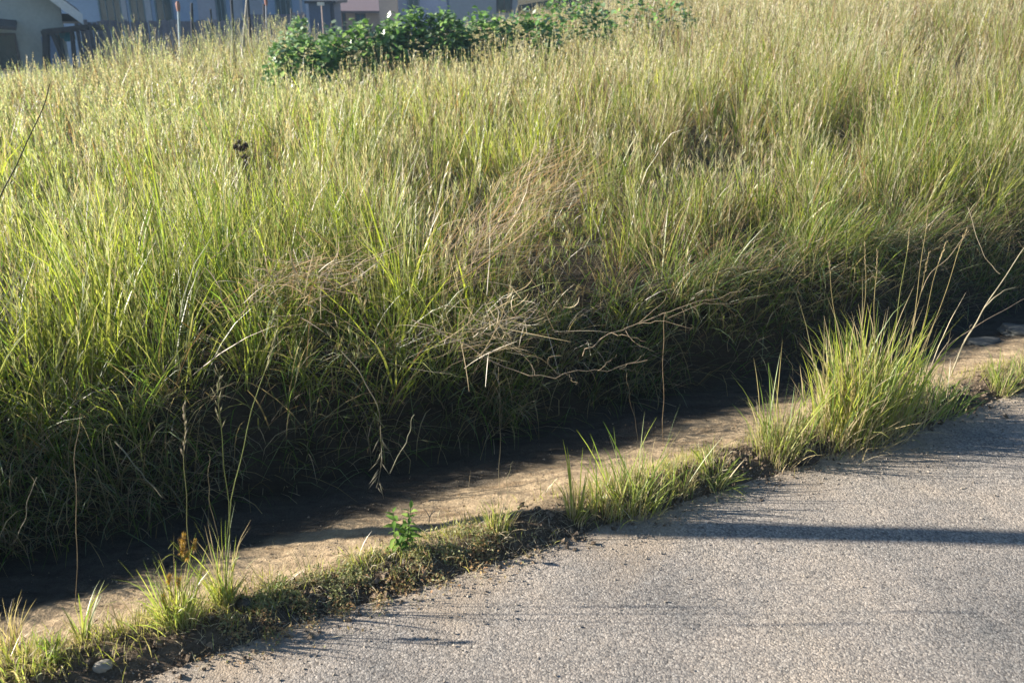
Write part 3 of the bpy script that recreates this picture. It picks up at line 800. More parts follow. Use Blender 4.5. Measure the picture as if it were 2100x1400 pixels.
b = hit(822, 1135)
weed = empty('leafy_weed', b, 'small leafy green weed with two stems growing on the soil heap', 'weed')
weed_leaves = [leaf_mesh('leaf', .052, .023, .3, .35, c_) for c_ in ((.10, .19, .04), (.14, .24, .05), (.19, .28, .065))]
for tops in ([(808, 1140), (810, 1090), (806, 1050)], [(832, 1132), (838, 1085), (842, 1042)], [(820, 1136), (826, 1110), (832, 1078)]):
    P = curve([at(x, y, b[1] + .01) for x, y in tops], 9); P[0, 2] -= .01
    m = MB(); m.tube([p - b for p in P], np.linspace(.0022, .0012, 9), 5, (.12, .15, .06)); m.build('stem', M_LEAF, weed, True)
    for k in range(20):
        f = .18 + .82 * k / 19; p = P[min(8, int(f * 8))] - b
        put_leaf(random.choice(weed_leaves), weed, p, k * 2.4 + random.uniform(-.4, .4), random.uniform(-.35, .5) + .5 * (f > .9), random.uniform(-.4, .4), random.uniform(.6, 1.0) * (1.1 - .35 * f))

# a forked seedling on the silt
b = hit(880, 1078)
e = empty('seedling', b, 'thin forked grey seedling standing on the silt right of the leafy weed', 'seedling')
for pts in ([(880, 1078), (881, 1062), (890, 1038)], [(881, 1060), (874, 1048), (868, 1042)], [(881, 1060), (886, 1052), (895, 1046)]):
    m = MB(); m.tube(curve(rel(b, [at(x, y, b[1]) for x, y in pts]), 6), np.linspace(.0018, .0008, 6), 5, (.28, .24, .20)); m.build('stem', M_TWIG, e)

# ------------------------------------------------------------------ single stems and straws
def single(name, label, pts, r0=.002, r1=.001, col=(.30, .25, .14), head=None, cat='stem', ground_first=True, group=None):
    P = [hit(*pts[0][:2])] if ground_first else []
    for p in pts[1 if ground_first else 0:]: P.append(at(*p))
    b = np.array(P[0]); e = empty(name, b, label, cat, group)
    stalk(e, b, P, r0, r1, col, head)
    return e, b

b = hit(384, 1245)
single('flowering_stalk', 'straight flowering stem with a slender spike rising behind the sedge', [(386, 1245), (385, 1100, b[1] + .02), (383, 960, b[1] + .04), (378, 835, b[1] + .06)], .0022, .0012, (.24, .24, .11), (.16, 22, .028, .004, .35, (.34, .29, .2)))
b = hit(156, 1250)
single('dry_stalk', 'single thin bare dry stem standing upright at the left of the silt strip', [(156, 1250), (154, 1090, b[1] + .02), (158, 940, b[1] + .05), (163, 850, b[1] + .08)], .0017, .0012, (.30, .24, .16))
b = hit(1360, 915)
single('dry_stalk', 'single tall bare brown stem standing straight in front of the dead branches', [(1360, 915), (1357, 840, b[1] + .01), (1362, 720, b[1] + .03), (1366, 640, b[1] + .05)], .0020, .0013, (.27, .20, .12))
b = hit(1310, 905)
single('dry_stalk', 'crooked thin dry stem left of the tall bare brown stem', [(1308, 905), (1300, 855, b[1] + .01), (1292, 800, b[1] + .02), (1282, 765, b[1] + .03)], .0015, .0009, (.27, .22, .14))
b = hit(1945, 760)
e, b = single('leaning_stalk', 'long pale dry stalk arching right out of the ditch beyond the tall clump', [(1950, 770), (1985, 690, b[1] + .02), (2030, 610, b[1] + .05), (2105, 505, b[1] + .1)], .0045, .0018, (.40, .36, .25), cat='stalk')
stalk(e, b, [at(2018, 632, b[1] + .04), at(2050, 600, b[1] + .05), at(2086, 589, b[1] + .08)], .003, .0012, (.40, .36, .25))
stalk(e, b, [hit(1945, 775), at(1975, 700, b[1] + .05), at(1995, 665, b[1] + .06)], .002, .0009, (.28, .24, .16))
stalk(e, b, [hit(1930, 722), at(2000, 668, b[1] + .08), at(2105, 612, b[1] + .1)], .0022, .0012, (.25, .21, .17))
b0 = hit(1850, 820)
single('leaning_stalk', 'stiff straw leaning right across the dark hollow behind the tall clump', [(1855, 830), (1890, 600, b0[1] + .05), (1940, 530, b0[1] + .1), (1986, 474, b0[1] + .15)], .0022, .0011, (.42, .34, .22), cat='stalk')
single('leaning_stalk', 'thin dry stem hanging down into the dark hollow at the right', [(1985, 425, 4.6), (2010, 500, 4.5), (2030, 540, 4.45), (2048, 562, 4.4)], .0025, .0012, (.36, .31, .22), cat='stalk', ground_first=False)
single('leaning_stalk', 'long dark stalk leaning over the grass at the left picture edge', [(-60, 560, 3.2), (0, 415, 3.25), (55, 290, 3.3), (104, 172, 3.35)], .0032, .0018, (.09, .085, .06), cat='stalk', ground_first=False)
single('dry_straw', 'broad pale dry blade hanging down the dark bank left of the sedge', [(236, 905, 2.75), (275, 955, 2.68), (305, 985, 2.64), (337, 1020, 2.6)], .0030, .0012, (.26, .24, .16), cat='blade', ground_first=False)
single('dry_straw', 'thin pale blade bent against the bank above the corner tufts', [(76, 978, 2.5), (58, 1030, 2.45), (42, 1080, 2.42), (28, 1118, 2.4)], .0024, .0012, (.24, .215, .155), cat='blade', ground_first=False)
single('dry_straw', 'short pale straw lying across the grass left of the hollow', [(103, 447, 4.3), (140, 450, 4.3), (172, 454, 4.3)], .003, .002, (.50, .42, .28), cat='blade', ground_first=False)
b = hit(1652, 915)
single('dry_straw', 'bent straw sticking out of the soil heap on to the road', [(1660, 905), (1650, 925, b[1] - .05), (1622, 962, b[1] - .12)], .0026, .0014, (.42, .34, .22), cat='blade')
single('dry_straw', 'pale zigzag dry stem with leaf shreds hanging in the dark bank at centre left', [(700, 720, 3.0), (735, 760, 2.96), (762, 800, 2.94), (776, 850, 2.92), (780, 930, 2.92), (776, 1000, 2.9)], .0026, .0013, (.22, .20, .14), (.22, 14, .07, .005, .9, (.24, .23, .17)), cat='stem', ground_first=False)
single('dry_straw', 'arched pale blade rising from the ditch floor at centre', [(800, 970, 2.95), (825, 915, 2.97), (842, 885, 3.0), (850, 850, 3.02)], .0026, .0012, (.22, .215, .14), cat='blade', ground_first=False)

# ------------------------------------------------------------------ dead branches hanging over the ditch
def branch(label, main, twigs, r0=.0024):
    P = np.array([at(*p) for p in main]); b = P[0]
    e = empty('dead_branch', b, label, 'branch', 'dead branches over the ditch')
    m = MB(); c = curve(P - b, 22); c[1:-1] += rng.normal(0, .006, c[1:-1].shape)
    m.tube(c, np.linspace(r0, r0 * .45, len(c)), 6, (.30, .235, .155)); m.build('limb', M_TWIG, e, True)
    for t in twigs:
        m = MB(); q = curve(np.array([at(*p) for p in t]) - b, 10); q[1:] += rng.normal(0, .003, q[1:].shape)
        m.tube(q, np.linspace(r0 * .5, r0 * .18, len(q)), 5, (.30, .235, .155)); m.build('twig', M_TWIG, e, True)

branch('bare forked dead branch drooping over the middle of the ditch',
       [(845, 655, 3.25), (925, 690, 3.2), (1010, 740, 3.15), (1100, 772, 3.12), (1180, 762, 3.15), (1250, 758, 3.2), (1328, 738, 3.25)],
       [[(1225, 760, 3.18), (1245, 745, 3.18), (1265, 730, 3.2)], [(1270, 755, 3.2), (1300, 742, 3.22), (1322, 725, 3.25)], [(1270, 756, 3.2), (1300, 760, 3.2), (1326, 768, 3.22)],
        [(1100, 772, 3.12), (1080, 735, 3.14), (1030, 700, 3.2)], [(1150, 768, 3.14), (1120, 740, 3.12), (1150, 725, 3.1)], [(1010, 740, 3.15), (960, 735, 3.12), (905, 760, 3.08)],
        [(1160, 765, 3.14), (1172, 778, 3.12), (1185, 785, 3.1)], [(925, 690, 3.2), (980, 680, 3.2), (1060, 700, 3.15)]])
branch('long pale dead branch with two whippy ends reaching right over the ditch',
       [(1195, 730, 3.3), (1250, 685, 3.35), (1310, 662, 3.4), (1370, 640, 3.42), (1450, 615, 3.45), (1532, 592, 3.5)],
       [[(1370, 652, 3.4), (1440, 624, 3.42), (1500, 622, 3.42), (1572, 604, 3.45)], [(1310, 662, 3.4), (1350, 628, 3.42), (1372, 600, 3.45)], [(1250, 685, 3.35), (1290, 690, 3.3), (1330, 705, 3.28)],
        [(1310, 664, 3.4), (1370, 660, 3.36), (1420, 675, 3.32)], [(1280, 672, 3.38), (1300, 700, 3.33), (1340, 720, 3.3)]])

# lodged straw: a tangled heap and a swath flattened over the slope
def straw_heap(name, label, box, n, az, azs, L, cols, wd=.0042, rise=(.05, .35)):
    (x0, y0, Y0), (x1, y1, Y1) = box
    A, B = at(x0, y0, Y0), at(x1, y1, Y1)
    e = empty(name, A, label, 'straw')
    m = MB(); t = rng.uniform(0, 1, n)[:, None]
    p = A * (1 - t) + B * t + rng.normal(0, .075, (n, 3)) * np.array([1, 1, .8])
    g = rng.uniform(0, 1, (n, 1)); c = cols[0] * (1 - g) + cols[1] * g
    lean = np.pi / 2 - rng.uniform(rise[0], rise[1], n)
    m.blades(p - A, rng.uniform(L[0], L[1], n), wd, az + rng.normal(0, azs, n), lean, rng.normal(0, .5, n), c * .9, c, 5, tip=.3)
    tag(m.build('stalks', M_STRAW, e), kind='stuff')
    k = n // 3; t = rng.uniform(0, 1, k)[:, None]
    d = MB(); p = A * (1 - t) + B * t + rng.normal(0, .09, (k, 3)) * np.array([1, 1, .6])
    d.blades(p - A, rng.uniform(L[0] * .3, L[1] * .5, k), wd * 1.4, rng.uniform(0, 6.28, k), rng.uniform(.6, 1.7, k), rng.normal(0, .8, k), STRAW * .7, STRAW * .9, 4)
    tag(d.build('leaf_shreds', M_STRAW, e), kind='stuff')

straw_heap('straw_heap', 'reddish tangled heap of dead grass on the bank at centre left', ((510, 610, 3.35), (700, 545, 3.6)), 240, .5, 1.3, (.1, .36), (RUSSET * 1.2, STRAW), rise=(-.5, .5))
straw_heap('straw_swath', 'pale swath of flattened straw running up the slope at centre', ((880, 590, 3.75), (1040, 430, 4.7)), 200, .85, .42, (.25, .7), (np.array([.36, .22, .09]), np.array([.52, .38, .18])), rise=(-.1, .35))
straw_heap('straw_swath', 'reddish dry stalks flattened at the upper end of the pale swath', ((1030, 420, 4.9), (1160, 330, 5.8)), 130, .7, .5, (.25, .6), (np.array([.36, .22, .09]), np.array([.50, .37, .18])), rise=(0, .4))
straw_heap('straw_heap', 'pale brown tangle of stalks above the forked dead branch', ((960, 700, 3.22), (1080, 650, 3.4)), 150, 2.0, 1.4, (.1, .32), (STRAW, OLD), rise=(-.5, .6))
straw_heap('straw_heap', 'arched mat of dry stalks over the dark hollow right of centre', ((1110, 415, 5.9), (1215, 400, 6.0)), 160, .2, .6, (.15, .4), (RUSSET * .5 + STRAW * .5, PALE * .8), rise=(-.2, .4))

# the dark dead flower head
top = at(494, 305, 5.6); gz = ground_z(top[0] + .03, 5.65)
b = np.array([top[0] + .03, 5.65, float(gz)])
e = empty('dead_thistle', b, 'dark brown dead flower head standing above the grass at the left', 'flower')
s_ = stalk(e, b, [b, (b + top) / 2 + np.array([.02, 0, 0]), top], .005, .003, (.14, .12, .08))
for dx, dz, r in ((0, 0, .034), (-.03, .012, .026), (.03, .02, .028), (.022, -.05, .026), (-.012, .035, .022), (.02, -.085, .018)):
    h = MB(); c = top - b + np.array([dx, rng.uniform(-.02, .02), dz])
    d = rng.normal(0, 1, (130, 3)); d /= np.linalg.norm(d, axis=1)[:, None]
    for v in d:
        sd = np.cross(v, [.2, .7, .4]); sd = sd / np.linalg.norm(sd) * r * .14
        h.add([c - sd, c + sd, c + v * r * rng.uniform(.7, 1.15)], t=[(0, 1, 2)], c=np.array([.075, .05, .055]) * rng.uniform(.5, 1.5))
    h.build('flower_head', M_STRAW, e)

# ------------------------------------------------------------------ stones and clods
def rock(name, label, px, py, size, col, mat_, cat, squash=.5, group=None, rot=0.):
    b = hit(px, py); m = MB()
    import bmesh
    bm = bmesh.new(); bmesh.ops.create_icosphere(bm, subdivisions=3, radius=1)
    k = rng.uniform(0, 6.28, 6)
    for v in bm.verts:
        p = v.co
        f = 1 + .16 * math.sin(3.1 * p.x + k[0]) * math.sin(2.7 * p.y + k[1]) + .12 * math.sin(5.3 * p.z + 4.1 * p.x + k[2]) + .06 * math.sin(9 * p.y + 7 * p.x + k[3])
        q = p * f
        for ax in range(3): q[ax] = max(-.92, min(.95, q[ax]))
        v.co = q
    R = Matrix.Rotation(rot, 3, 'Z')
    V = np.array([R @ Vector((v.co.x * size[0], v.co.y * size[1], v.co.z * size[2])) for v in bm.verts]) / 2
    T = np.array([[v.index for v in f.verts] for f in bm.faces]); bm.free()
    m.add(V + np.array([0, 0, size[2] * .22]), t=T, c=col)
    o = m.build(name, mat_, smooth_shade=True); o.location = b
    tag(o, label, cat, group)

rock('stone', 'flat pale stone in the shaded ditch right of the tall clump', 2016, 706, (.20, .12, .045), (.09, .095, .09), M_STONE, 'stone', rot=.4)
rock('stone', 'larger pale stone beside the picture edge in the shaded ditch', 2092, 684, (.24, .17, .065), (.09, .095, .09), M_STONE, 'stone', rot=-.2)
rock('soil_clod', 'dark clod of soil lying on the road, left one of a pair', 586, 1322, (.045, .03, .02), (.10, .085, .07), M_SOIL, 'clod', group='clods on the road')
rock('soil_clod', 'dark clod of soil lying on the road, right one of a pair', 634, 1325, (.05, .026, .018), (.10, .085, .07), M_SOIL, 'clod', group='clods on the road')
rock('soil_clod', 'smallest dark clod lying alone on the road', 524, 1352, (.03, .02, .012), (.10, .085, .07), M_SOIL, 'clod', group='clods on the road')
rock('stone', 'small pale stone in the weeds near the bottom edge', 212, 1370, (.05, .035, .03), (.27, .25, .21), M_STONE, 'stone')
rock('stone', 'small tan stone on the road below the tall clump', 1782, 922, (.045, .03, .022), (.38, .30, .21), M_STONE, 'stone')
rock('soil_clod', 'big dark clod at the foot of the bright lime grass tuft', 505, 1244, (.06, .045, .035), (.09, .08, .07), M_SOIL, 'clod', group='clods on the soil heap')
rock('soil_clod', 'big dark clod under the outlying tuft of the tall clump', 1650, 948, (.11, .06, .05), (.07, .055, .045), M_SOIL, 'clod', group='clods on the soil heap')

# ------------------------------------------------------------------ leafy creepers at the top of the field
broad = [leaf_mesh('leaf', .12, .10, .22, .3, c_, 5) for c_ in ((.11, .22, .06), (.16, .29, .075), (.25, .38, .10), (.19, .28, .15))]
def creeper(label, px0, px1, ytop, ybot, Y, n_leaf, n_in, name='creeper', lf=1.0):
    xm = (px0 + px1) / 2
    c = at(xm, ybot, Y); x0, x1 = at(px0, ybot, Y)[0], at(px1, ybot, Y)[0]
    gz = float(ground_z(c[0], Y)); ztop = at(xm, ytop, Y)[2] - gz
    b = np.array([c[0], Y, gz]); hw = (x1 - x0) / 2
    e = empty(name, b, label, 'creeper', 'leafy creepers at the top of the field')
    def surf(k):
        a = rng.uniform(-1, 1, k); t = rng.uniform(0, 1, k)
        dome = np.sqrt(np.clip(1 - np.abs(a) ** 5, 0.05, 1)) * (.94 + .06 * np.sin(a * 9 + xm)) * ztop
        th = rng.uniform(-.15, 1, k) * np.pi / 2
        return np.stack([a * hw, -np.cos(th) * .45 + rng.normal(0, .04, k), np.maximum(.05, dome * (.58 + .42 * np.maximum(0, np.sin(th))) + rng.normal(0, .075, k))], 1)
    for s_ in range(6):
        m = MB(); q = surf(1)[0]
        m.tube(curve([(q[0] * .3, .1, -.05), (q[0] * .7, 0, q[2] * .6), q], 8), np.linspace(.012, .005, 8), 5, (.12, .13, .06)); m.build('stem', M_LEAF, e, True)
    for q in surf(n_leaf):
        put_leaf(random.choice(broad), e, q, random.uniform(-2.6, -.5), random.uniform(-.6, .5), random.uniform(-.6, .6), random.uniform(.5, 1.05) * lf)
    f = MB()
    for q in surf(n_in):
        q = q * np.array([1.0, rng.uniform(.4, 1.), rng.uniform(.75, 1.02)]); ln = rng.uniform(.07, .13) * lf
        a_, el = rng.uniform(0, 6.28), rng.normal(0, .5)
        d = np.array([math.cos(a_) * math.cos(el), math.sin(a_) * math.cos(el), math.sin(el)]); sd = np.cross(d, [0, 0, 1.]); sd /= np.linalg.norm(sd)
        f.add([q, q + d * ln * .5 - sd * ln * .42, q + d * ln, q + d * ln * .5 + sd * ln * .42], [(0, 1, 2, 3)], c=np.array([.13, .25, .065]) * rng.uniform(.6, 1.6))
    tag(f.build('foliage', M_LEAF, e), kind='stuff')

creeper('low dark creeper at the left end of the green leafy bank', 545, 700, 76, 110, 14.9, 220, 1000)
creeper('bright green creeper mound rising in the middle of the leafy bank', 650, 850, 48, 110, 15.4, 290, 2000)
creeper('tallest dark green creeper mound in front of the pale house walls', 770, 970, 20, 115, 15.8, 295, 2600)
creeper('sparser creeper mixed with grass right of the tallest mound', 910, 1160, 26, 110, 16.2, 280, 1500)
creeper('blue-green creeper at the top edge above the middle of the field', 1090, 1260, -6, 60, 17.5, 140, 550)
creeper('dark creeper strip at the top edge at the right end of the leafy bank', 1230, 1430, -8, 50, 18.5, 90, 300)
creeper('small isolated bush behind the left end of the leafy bank', 595, 640, 32, 90, 19.5, 90, 300, lf=1.1)

# ------------------------------------------------------------------ houses and fence beyond the field
def zpx(py, Y): return float(at(1050, py, Y)[2])
def xpx(px, Y, py=30): return float(at(px, py, Y)[0])

def box_part(name, lo, hi, c, mat_, parent, b):
    m = MB(); m.box(np.array(lo) - b, np.array(hi) - b, c); return m.build(name, mat_, parent)

def window(parent, b, x0, x1, z0, z1, y, bars=2, frame=(.22, .26, .30), name='window'):
    m = MB(); t = .07
    for lo, hi in (((x0, z0), (x1, z0 + t)), ((x0, z1 - t), (x1, z1)), ((x0, z0 + t), (x0 + t, z1 - t)), ((x1 - t, z0 + t), (x1, z1 - t))):
        m.box(np.array([lo[0], y - .05, lo[1]]) - b, np.array([hi[0], y + .02, hi[1]]) - b, frame)
    o = m.build(name, M_PAINT, parent)
    box_part('pane', (x0 + t, y - .02, z0 + t), (x1 - t, y - .004, z1 - t), (.03, .06, .08), M_GLASS, o, b)
    for k in range(bars):
        xb = x0 + (x1 - x0) * (k + 1) / (bars + 1)
        box_part('glazing_bar', (xb - .02, y - .04, z0 + t), (xb + .02, y - .022, z1 - t), frame, M_PAINT, o, b)
    return o

def gable_roof(parent, b, x0, x1, y0, y1, zw, pitch, over, c, along='y', board=None):
    """two sloping sheets with thickness; ridge along y (gable faces the viewer) or along x"""
    m = MB(); th = .12
    if along == 'y':
        xm = (x0 + x1) / 2; zr = zw + (xm - x0) * math.tan(pitch)
        prof = [(x0 - over, zw - over * math.tan(pitch)), (xm, zr), (x1 + over, zw - over * math.tan(pitch))]
        mk = lambda p, y: (p[0], y, p[1])
        ya, yb = y0 - over, y1 + over
    else:
        ym = (y0 + y1) / 2; zr = zw + (ym - y0) * math.tan(pitch)
        prof = [(y0 - over, zw - over * math.tan(pitch)), (ym, zr), (y1 + over, zw - over * math.tan(pitch))]
        mk = lambda p, x: (x, p[0], p[1])
        ya, yb = x0 - over, x1 + over
    for i in range(2):
        p, q = prof[i], prof[i + 1]
        V = [mk(p, ya), mk(q, ya), mk(q, yb), mk(p, yb)]
        V += [(v[0], v[1], v[2] + th) for v in V]
        m.add(np.array(V) - b, [(0, 3, 2, 1), (4, 5, 6, 7), (0, 1, 5, 4), (1, 2, 6, 5), (2, 3, 7, 6), (3, 0, 4, 7)], c=c)
    o = m.build('roof', M_ROOF, parent)
    if board is not None and along == 'y':
        for i in range(2):
            p, q = prof[i], prof[i + 1]
            f = MB(); V = [(p[0], ya - .04, p[1] - .16), (q[0], ya - .04, q[1] - .16), (q[0], ya - .04, q[1] + .17), (p[0], ya - .04, p[1] + .17)]
            V += [(v[0], v[1] + .035, v[2]) for v in V]
            f.add(np.array(V) - b, [(0, 3, 2, 1), (4, 5, 6, 7), (0, 1, 5, 4), (1, 2, 6, 5), (2, 3, 7, 6), (3, 0, 4, 7)], c=board)
            f.build('bargeboard', M_PAINT, o)
    return zr

def gable_wall(parent, b, x0, x1, y0, y1, z0, zw, pitch, c):
    xm = (x0 + x1) / 2; zr = zw + (xm - x0) * math.tan(pitch)
    m = MB()
    P = [(x0, z0), (x1, z0), (x1, zw), (xm, zr), (x0, zw)]
    V = [(p[0], y0, p[1]) for p in P] + [(p[0], y1, p[1]) for p in P]
    q = [(i, (i + 1) % 5, (i + 1) % 5 + 5, i + 5) for i in range(5)]
    m.add(np.array(V) - b, [(0, 1, 2, 4), (5, 9, 7, 6)] + q, t=[(4, 2, 3), (9, 8, 7)], c=c)
    return m.build('wall', M_PAINT, parent)

# gabled house at the left
Yh = 30.0
x1 = xpx(125, Yh); x0 = x1 - 7.2; zg = -2.2; zw = zpx(4, Yh); pitch = math.radians(41)
b = np.array([x1, Yh, zg])
h = empty('gabled_house', b, 'grey-green gabled house with a white bargeboard at the left picture edge', 'house')
h.rotation_euler.z = math.radians(25)
gable_wall(h, b, x0, x1, Yh, Yh + 9, zg, zw, pitch, (.44, .46, .42))
gable_roof(h, b, x0, x1, Yh, Yh + 9, zw, pitch, .60, (.12, .10, .09), 'y', (.72, .72, .70))
box_part('soffit', (x1 + .003, Yh - .4, zpx(44, Yh) - .06), (x1 + .52, Yh + 8.9, zpx(44, Yh)), (.30, .22, .17), M_WOOD, h, b)
m = MB(); A = [(xpx(-60, Yh), zpx(45, Yh)), (xpx(42, Yh), zpx(58, Yh))]                                   # dark sloping porch roof on the gable
V = [(A[0][0], Yh - 1.4, A[0][1]), (A[1][0], Yh - 1.4, A[1][1]), (A[1][0], Yh - .003, A[1][1] + .15), (A[0][0], Yh - .003, A[0][1] + .15)]
V += [(v[0], v[1], v[2] + .1) for v in V]
m.add(np.array(V) - b, [(0, 3, 2, 1), (4, 5, 6, 7), (0, 1, 5, 4), (1, 2, 6, 5), (2, 3, 7, 6), (3, 0, 4, 7)], c=(.08, .07, .07))
m.build('porch_roof', M_ROOF, h)
window(h, b, xpx(-40, Yh), xpx(36, Yh), zpx(140, Yh), zpx(66, Yh), Yh - .003, 1, (.12, .10, .09))
window(h, b, xpx(92, Yh), xpx(120, Yh), zpx(128, Yh), zpx(68, Yh), Yh - .003, 0, (.10, .12, .13))

# carport frame leaning against it
Yc = 28.6
b = np.array([xpx(150, Yc), Yc, float(ground_z(xpx(150, Yc), Yc))])
e = empty('carport', b, 'dark timber lean-to frame beside the gabled house', 'carport')
P = lambda x, y, Y=Yc: at(x, y, Y) - b
for nm, a_, c_, r in (('beam', (86, 68), (178, 58), .12), ('post', (147, 60), (157, 165), .10), ('post', (94, 66), (97, 165), .16), ('brace', (108, 70), (132, 128), .10)):
    m = MB(); m.bar(P(*a_), P(*c_), r, r, (.05, .045, .045)); m.build(nm, M_WOOD, e)
m = MB(); m.bar(P(178, 58) + np.array([0, .06, 0]), P(178, 58) + np.array([0, 1.1, -.06]), .1, .1, (.05, .045, .045)); m.build('beam', M_WOOD, e)
m = MB()
V = [P(86, 64), P(180, 54), P(180, 54) + np.array([0, 1.2, -.06]), P(86, 64) + np.array([0, 1.2, -.06])]; V += [v + np.array([0, 0, .05]) for v in V]
m.add(V, [(0, 3, 2, 1), (4, 5, 6, 7), (0, 1, 5, 4), (1, 2, 6, 5), (2, 3, 7, 6), (3, 0, 4, 7)], c=(.06, .055, .055)); m.build('roof', M_ROOF, e)
# things kept under it
b = np.array([xpx(130, 29), 29.0, float(ground_z(xpx(130, 29), 29))])
m = MB(); t = np.linspace(0, 1, 9); xs = np.linspace(xpx(113, 29), xpx(144, 29), 9)
top = np.stack([xs, 29 + .05 * np.sin(t * 9), zpx(64, 29) + .02 * np.sin(t * 11)], 1); bot = top.copy(); bot[:, 2] = zpx(86, 29) + .18 * np.abs(t - .6); bot[:, 1] += .08 * np.cos(t * 7)
V = np.concatenate([top, bot, top + [0, .03, 0], bot + [0, .03, 0]]) - b
q = [(i, i + 1, 9 + i + 1, 9 + i) for i in range(8)] + [(18 + i + 1, 18 + i, 27 + i, 27 + i + 1) for i in range(8)] + [(i, 18 + i, 18 + i + 1, i + 1) for i in range(8)]
m.add(V, q, c=(.015, .17, .24)); o = m.build('tarpaulin', M_PAINT, smooth_shade=True); o.location = b
tag(o, 'teal tarpaulin hung under the dark lean-to frame', 'tarpaulin')
b = at(112, 140, 29.3); m = MB(); m.bar(np.zeros(3), at(99, 75, 29.4) - b, .45, .05, (.20, .27, .42)); o = m.build('board', M_PAINT); o.location = b
tag(o, 'blue-grey board leaning under the lean-to frame against the house', 'board')

# long blue-grey house behind the fence
Yh = 44.0
x0, x1 = xpx(-40, Yh), xpx(628, Yh); zg = -3.0; zw = zpx(-45, Yh)
b = np.array([(x0 + x1) / 2, Yh, zg])
h = empty('long_house', b, 'long blue-grey house with dark windows behind the board fence', 'house')
box_part('wall', (x0, Yh, zg), (x1, Yh + 8, zw), (.25, .37, .56), M_PAINT, h, b)
gable_roof(h, b, x0, x1, Yh, Yh + 8, zw, math.radians(24), .6, (.10, .10, .12), 'x')
for a_, c_, y0_, y1_, nb in ((205, 252, 62, -22, 2), (268, 300, 60, -22, 1), (320, 356, 62, -20, 1), (566, 600, 36, -20, 2), (445, 465, 60, -18, 1)):
    window(h, b, xpx(a_, Yh), xpx(c_, Yh), zpx(y0_, Yh), zpx(y1_, Yh), Yh - .003, nb, (.10, .17, .22))
for a_, c_, col in ((252, 262, (.33, .38, .46)), (300, 312, (.34, .40, .48)), (408, 444, (.33, .37, .47)), (476, 500, (.36, .40, .48)), (506, 540, (.30, .34, .42))):
    box_part('wall_panel', (xpx(a_, Yh), Yh - .06, zg), (xpx(c_, Yh), Yh - .003, zw - .2), col, M_PAINT, h, b)
box_part('plinth', (xpx(500, Yh), Yh - .12, zg), (x1, Yh - .062, zpx(30, Yh)), (.13, .13, .20), M_PAINT, h, b)
box_part('downpipe', (xpx(618, Yh), Yh - .2, zg), (xpx(622, Yh), Yh - .1, zw - .1), (.42, .42, .46), M_PAINT, h, b)

# grey shed
Yh = 36.0
x0, x1 = xpx(634, Yh), xpx(678, Yh); zt = zpx(8, Yh); zg = float(ground_z(xpx(650, Yh), Yh)) - .5
b = np.array([(x0 + x1) / 2, Yh, zg]); h = empty('shed', b, 'small dark blue-grey shed behind the isolated bush', 'shed')
box_part('wall', (x0, Yh, zg), (x1, Yh + 2.2, zt), (.14, .17, .24), M_PAINT, h, b)
box_part('roof', (x0 - .12, Yh - .15, zt + .003), (x1 + .25, Yh + 2.4, zt + .1), (.05, .05, .06), M_ROOF, h, b)
box_part('corner_post', (x1 + .02, Yh - .1, zg), (x1 + .14, Yh + .02, zt), (.05, .05, .07), M_WOOD, h, b)

# small beige house with a dark roof under the gap of sky
Yh = 58.0
x0, x1 = xpx(686, Yh), xpx(800, Yh); zw = zpx(24, Yh); zg = -3.5
b = np.array([(x0 + x1) / 2, Yh, zg]); h = empty('beige_house', b, 'beige house with a dark pitched roof below the gap of sky', 'house')
box_part('wall', (x0, Yh, zg), (x1, Yh + 5, zw), (.46, .36, .28), M_PAINT, h, b)
gable_roof(h, b, x0, x1, Yh, Yh + 5, zw, math.radians(15), .3, (.14, .11, .12), 'x')
window(h, b, xpx(701, Yh), xpx(709, Yh), zg + .5, zpx(26, Yh), Yh - .003, 0, (.10, .07, .06), 'door')
window(h, b, xpx(728, Yh), xpx(750, Yh), zpx(46, Yh), zpx(28, Yh), Yh - .003, 1, (.10, .07, .06))

# cream and blue house behind the creepers
Yh = 46.0
x0, x1 = xpx(778, Yh), xpx(916, Yh); xm = xpx(815, Yh); zw = zpx(-70, Yh); zg = -2.5
b = np.array([(x0 + x1) / 2, Yh, zg]); h = empty('corner_house', b, 'cream and blue house wall behind the tallest creeper mound', 'house')
box_part('wall', (x0, Yh, zg), (xm, Yh + 7, zw), (.55, .45, .37), M_PAINT, h, b)
box_part('wing', (xm + .003, Yh + .35, zg), (x1, Yh + 7, zw), (.22, .28, .42), M_PAINT, h, b)
gable_roof(h, b, x0, x1, Yh, Yh + 7, zw, math.radians(22), .4, (.12, .10, .10), 'x')
window(h, b, xpx(835, Yh), xpx(860, Yh), zpx(24, Yh), zpx(-25, Yh), Yh + .347, 1, (.10, .14, .2))

# pale grey house further right
Yh = 40.0
x0, x1 = xpx(922, Yh), xpx(1062, Yh); zw = zpx(-75, Yh); zg = -1.5
b = np.array([(x0 + x1) / 2, Yh, zg]); h = empty('grey_house', b, 'pale grey house wall above the right half of the leafy bank', 'house')
box_part('wall', (x0, Yh, zg), (x1, Yh + 7, zw), (.36, .38, .42), M_PAINT, h, b)
gable_roof(h, b, x0, x1, Yh, Yh + 7, zw, math.radians(22), .4, (.12, .10, .10), 'x')
window(h, b, xpx(1018, Yh), xpx(1050, Yh), zpx(26, Yh), zpx(-30, Yh), Yh - .003, 1, (.07, .07, .08))

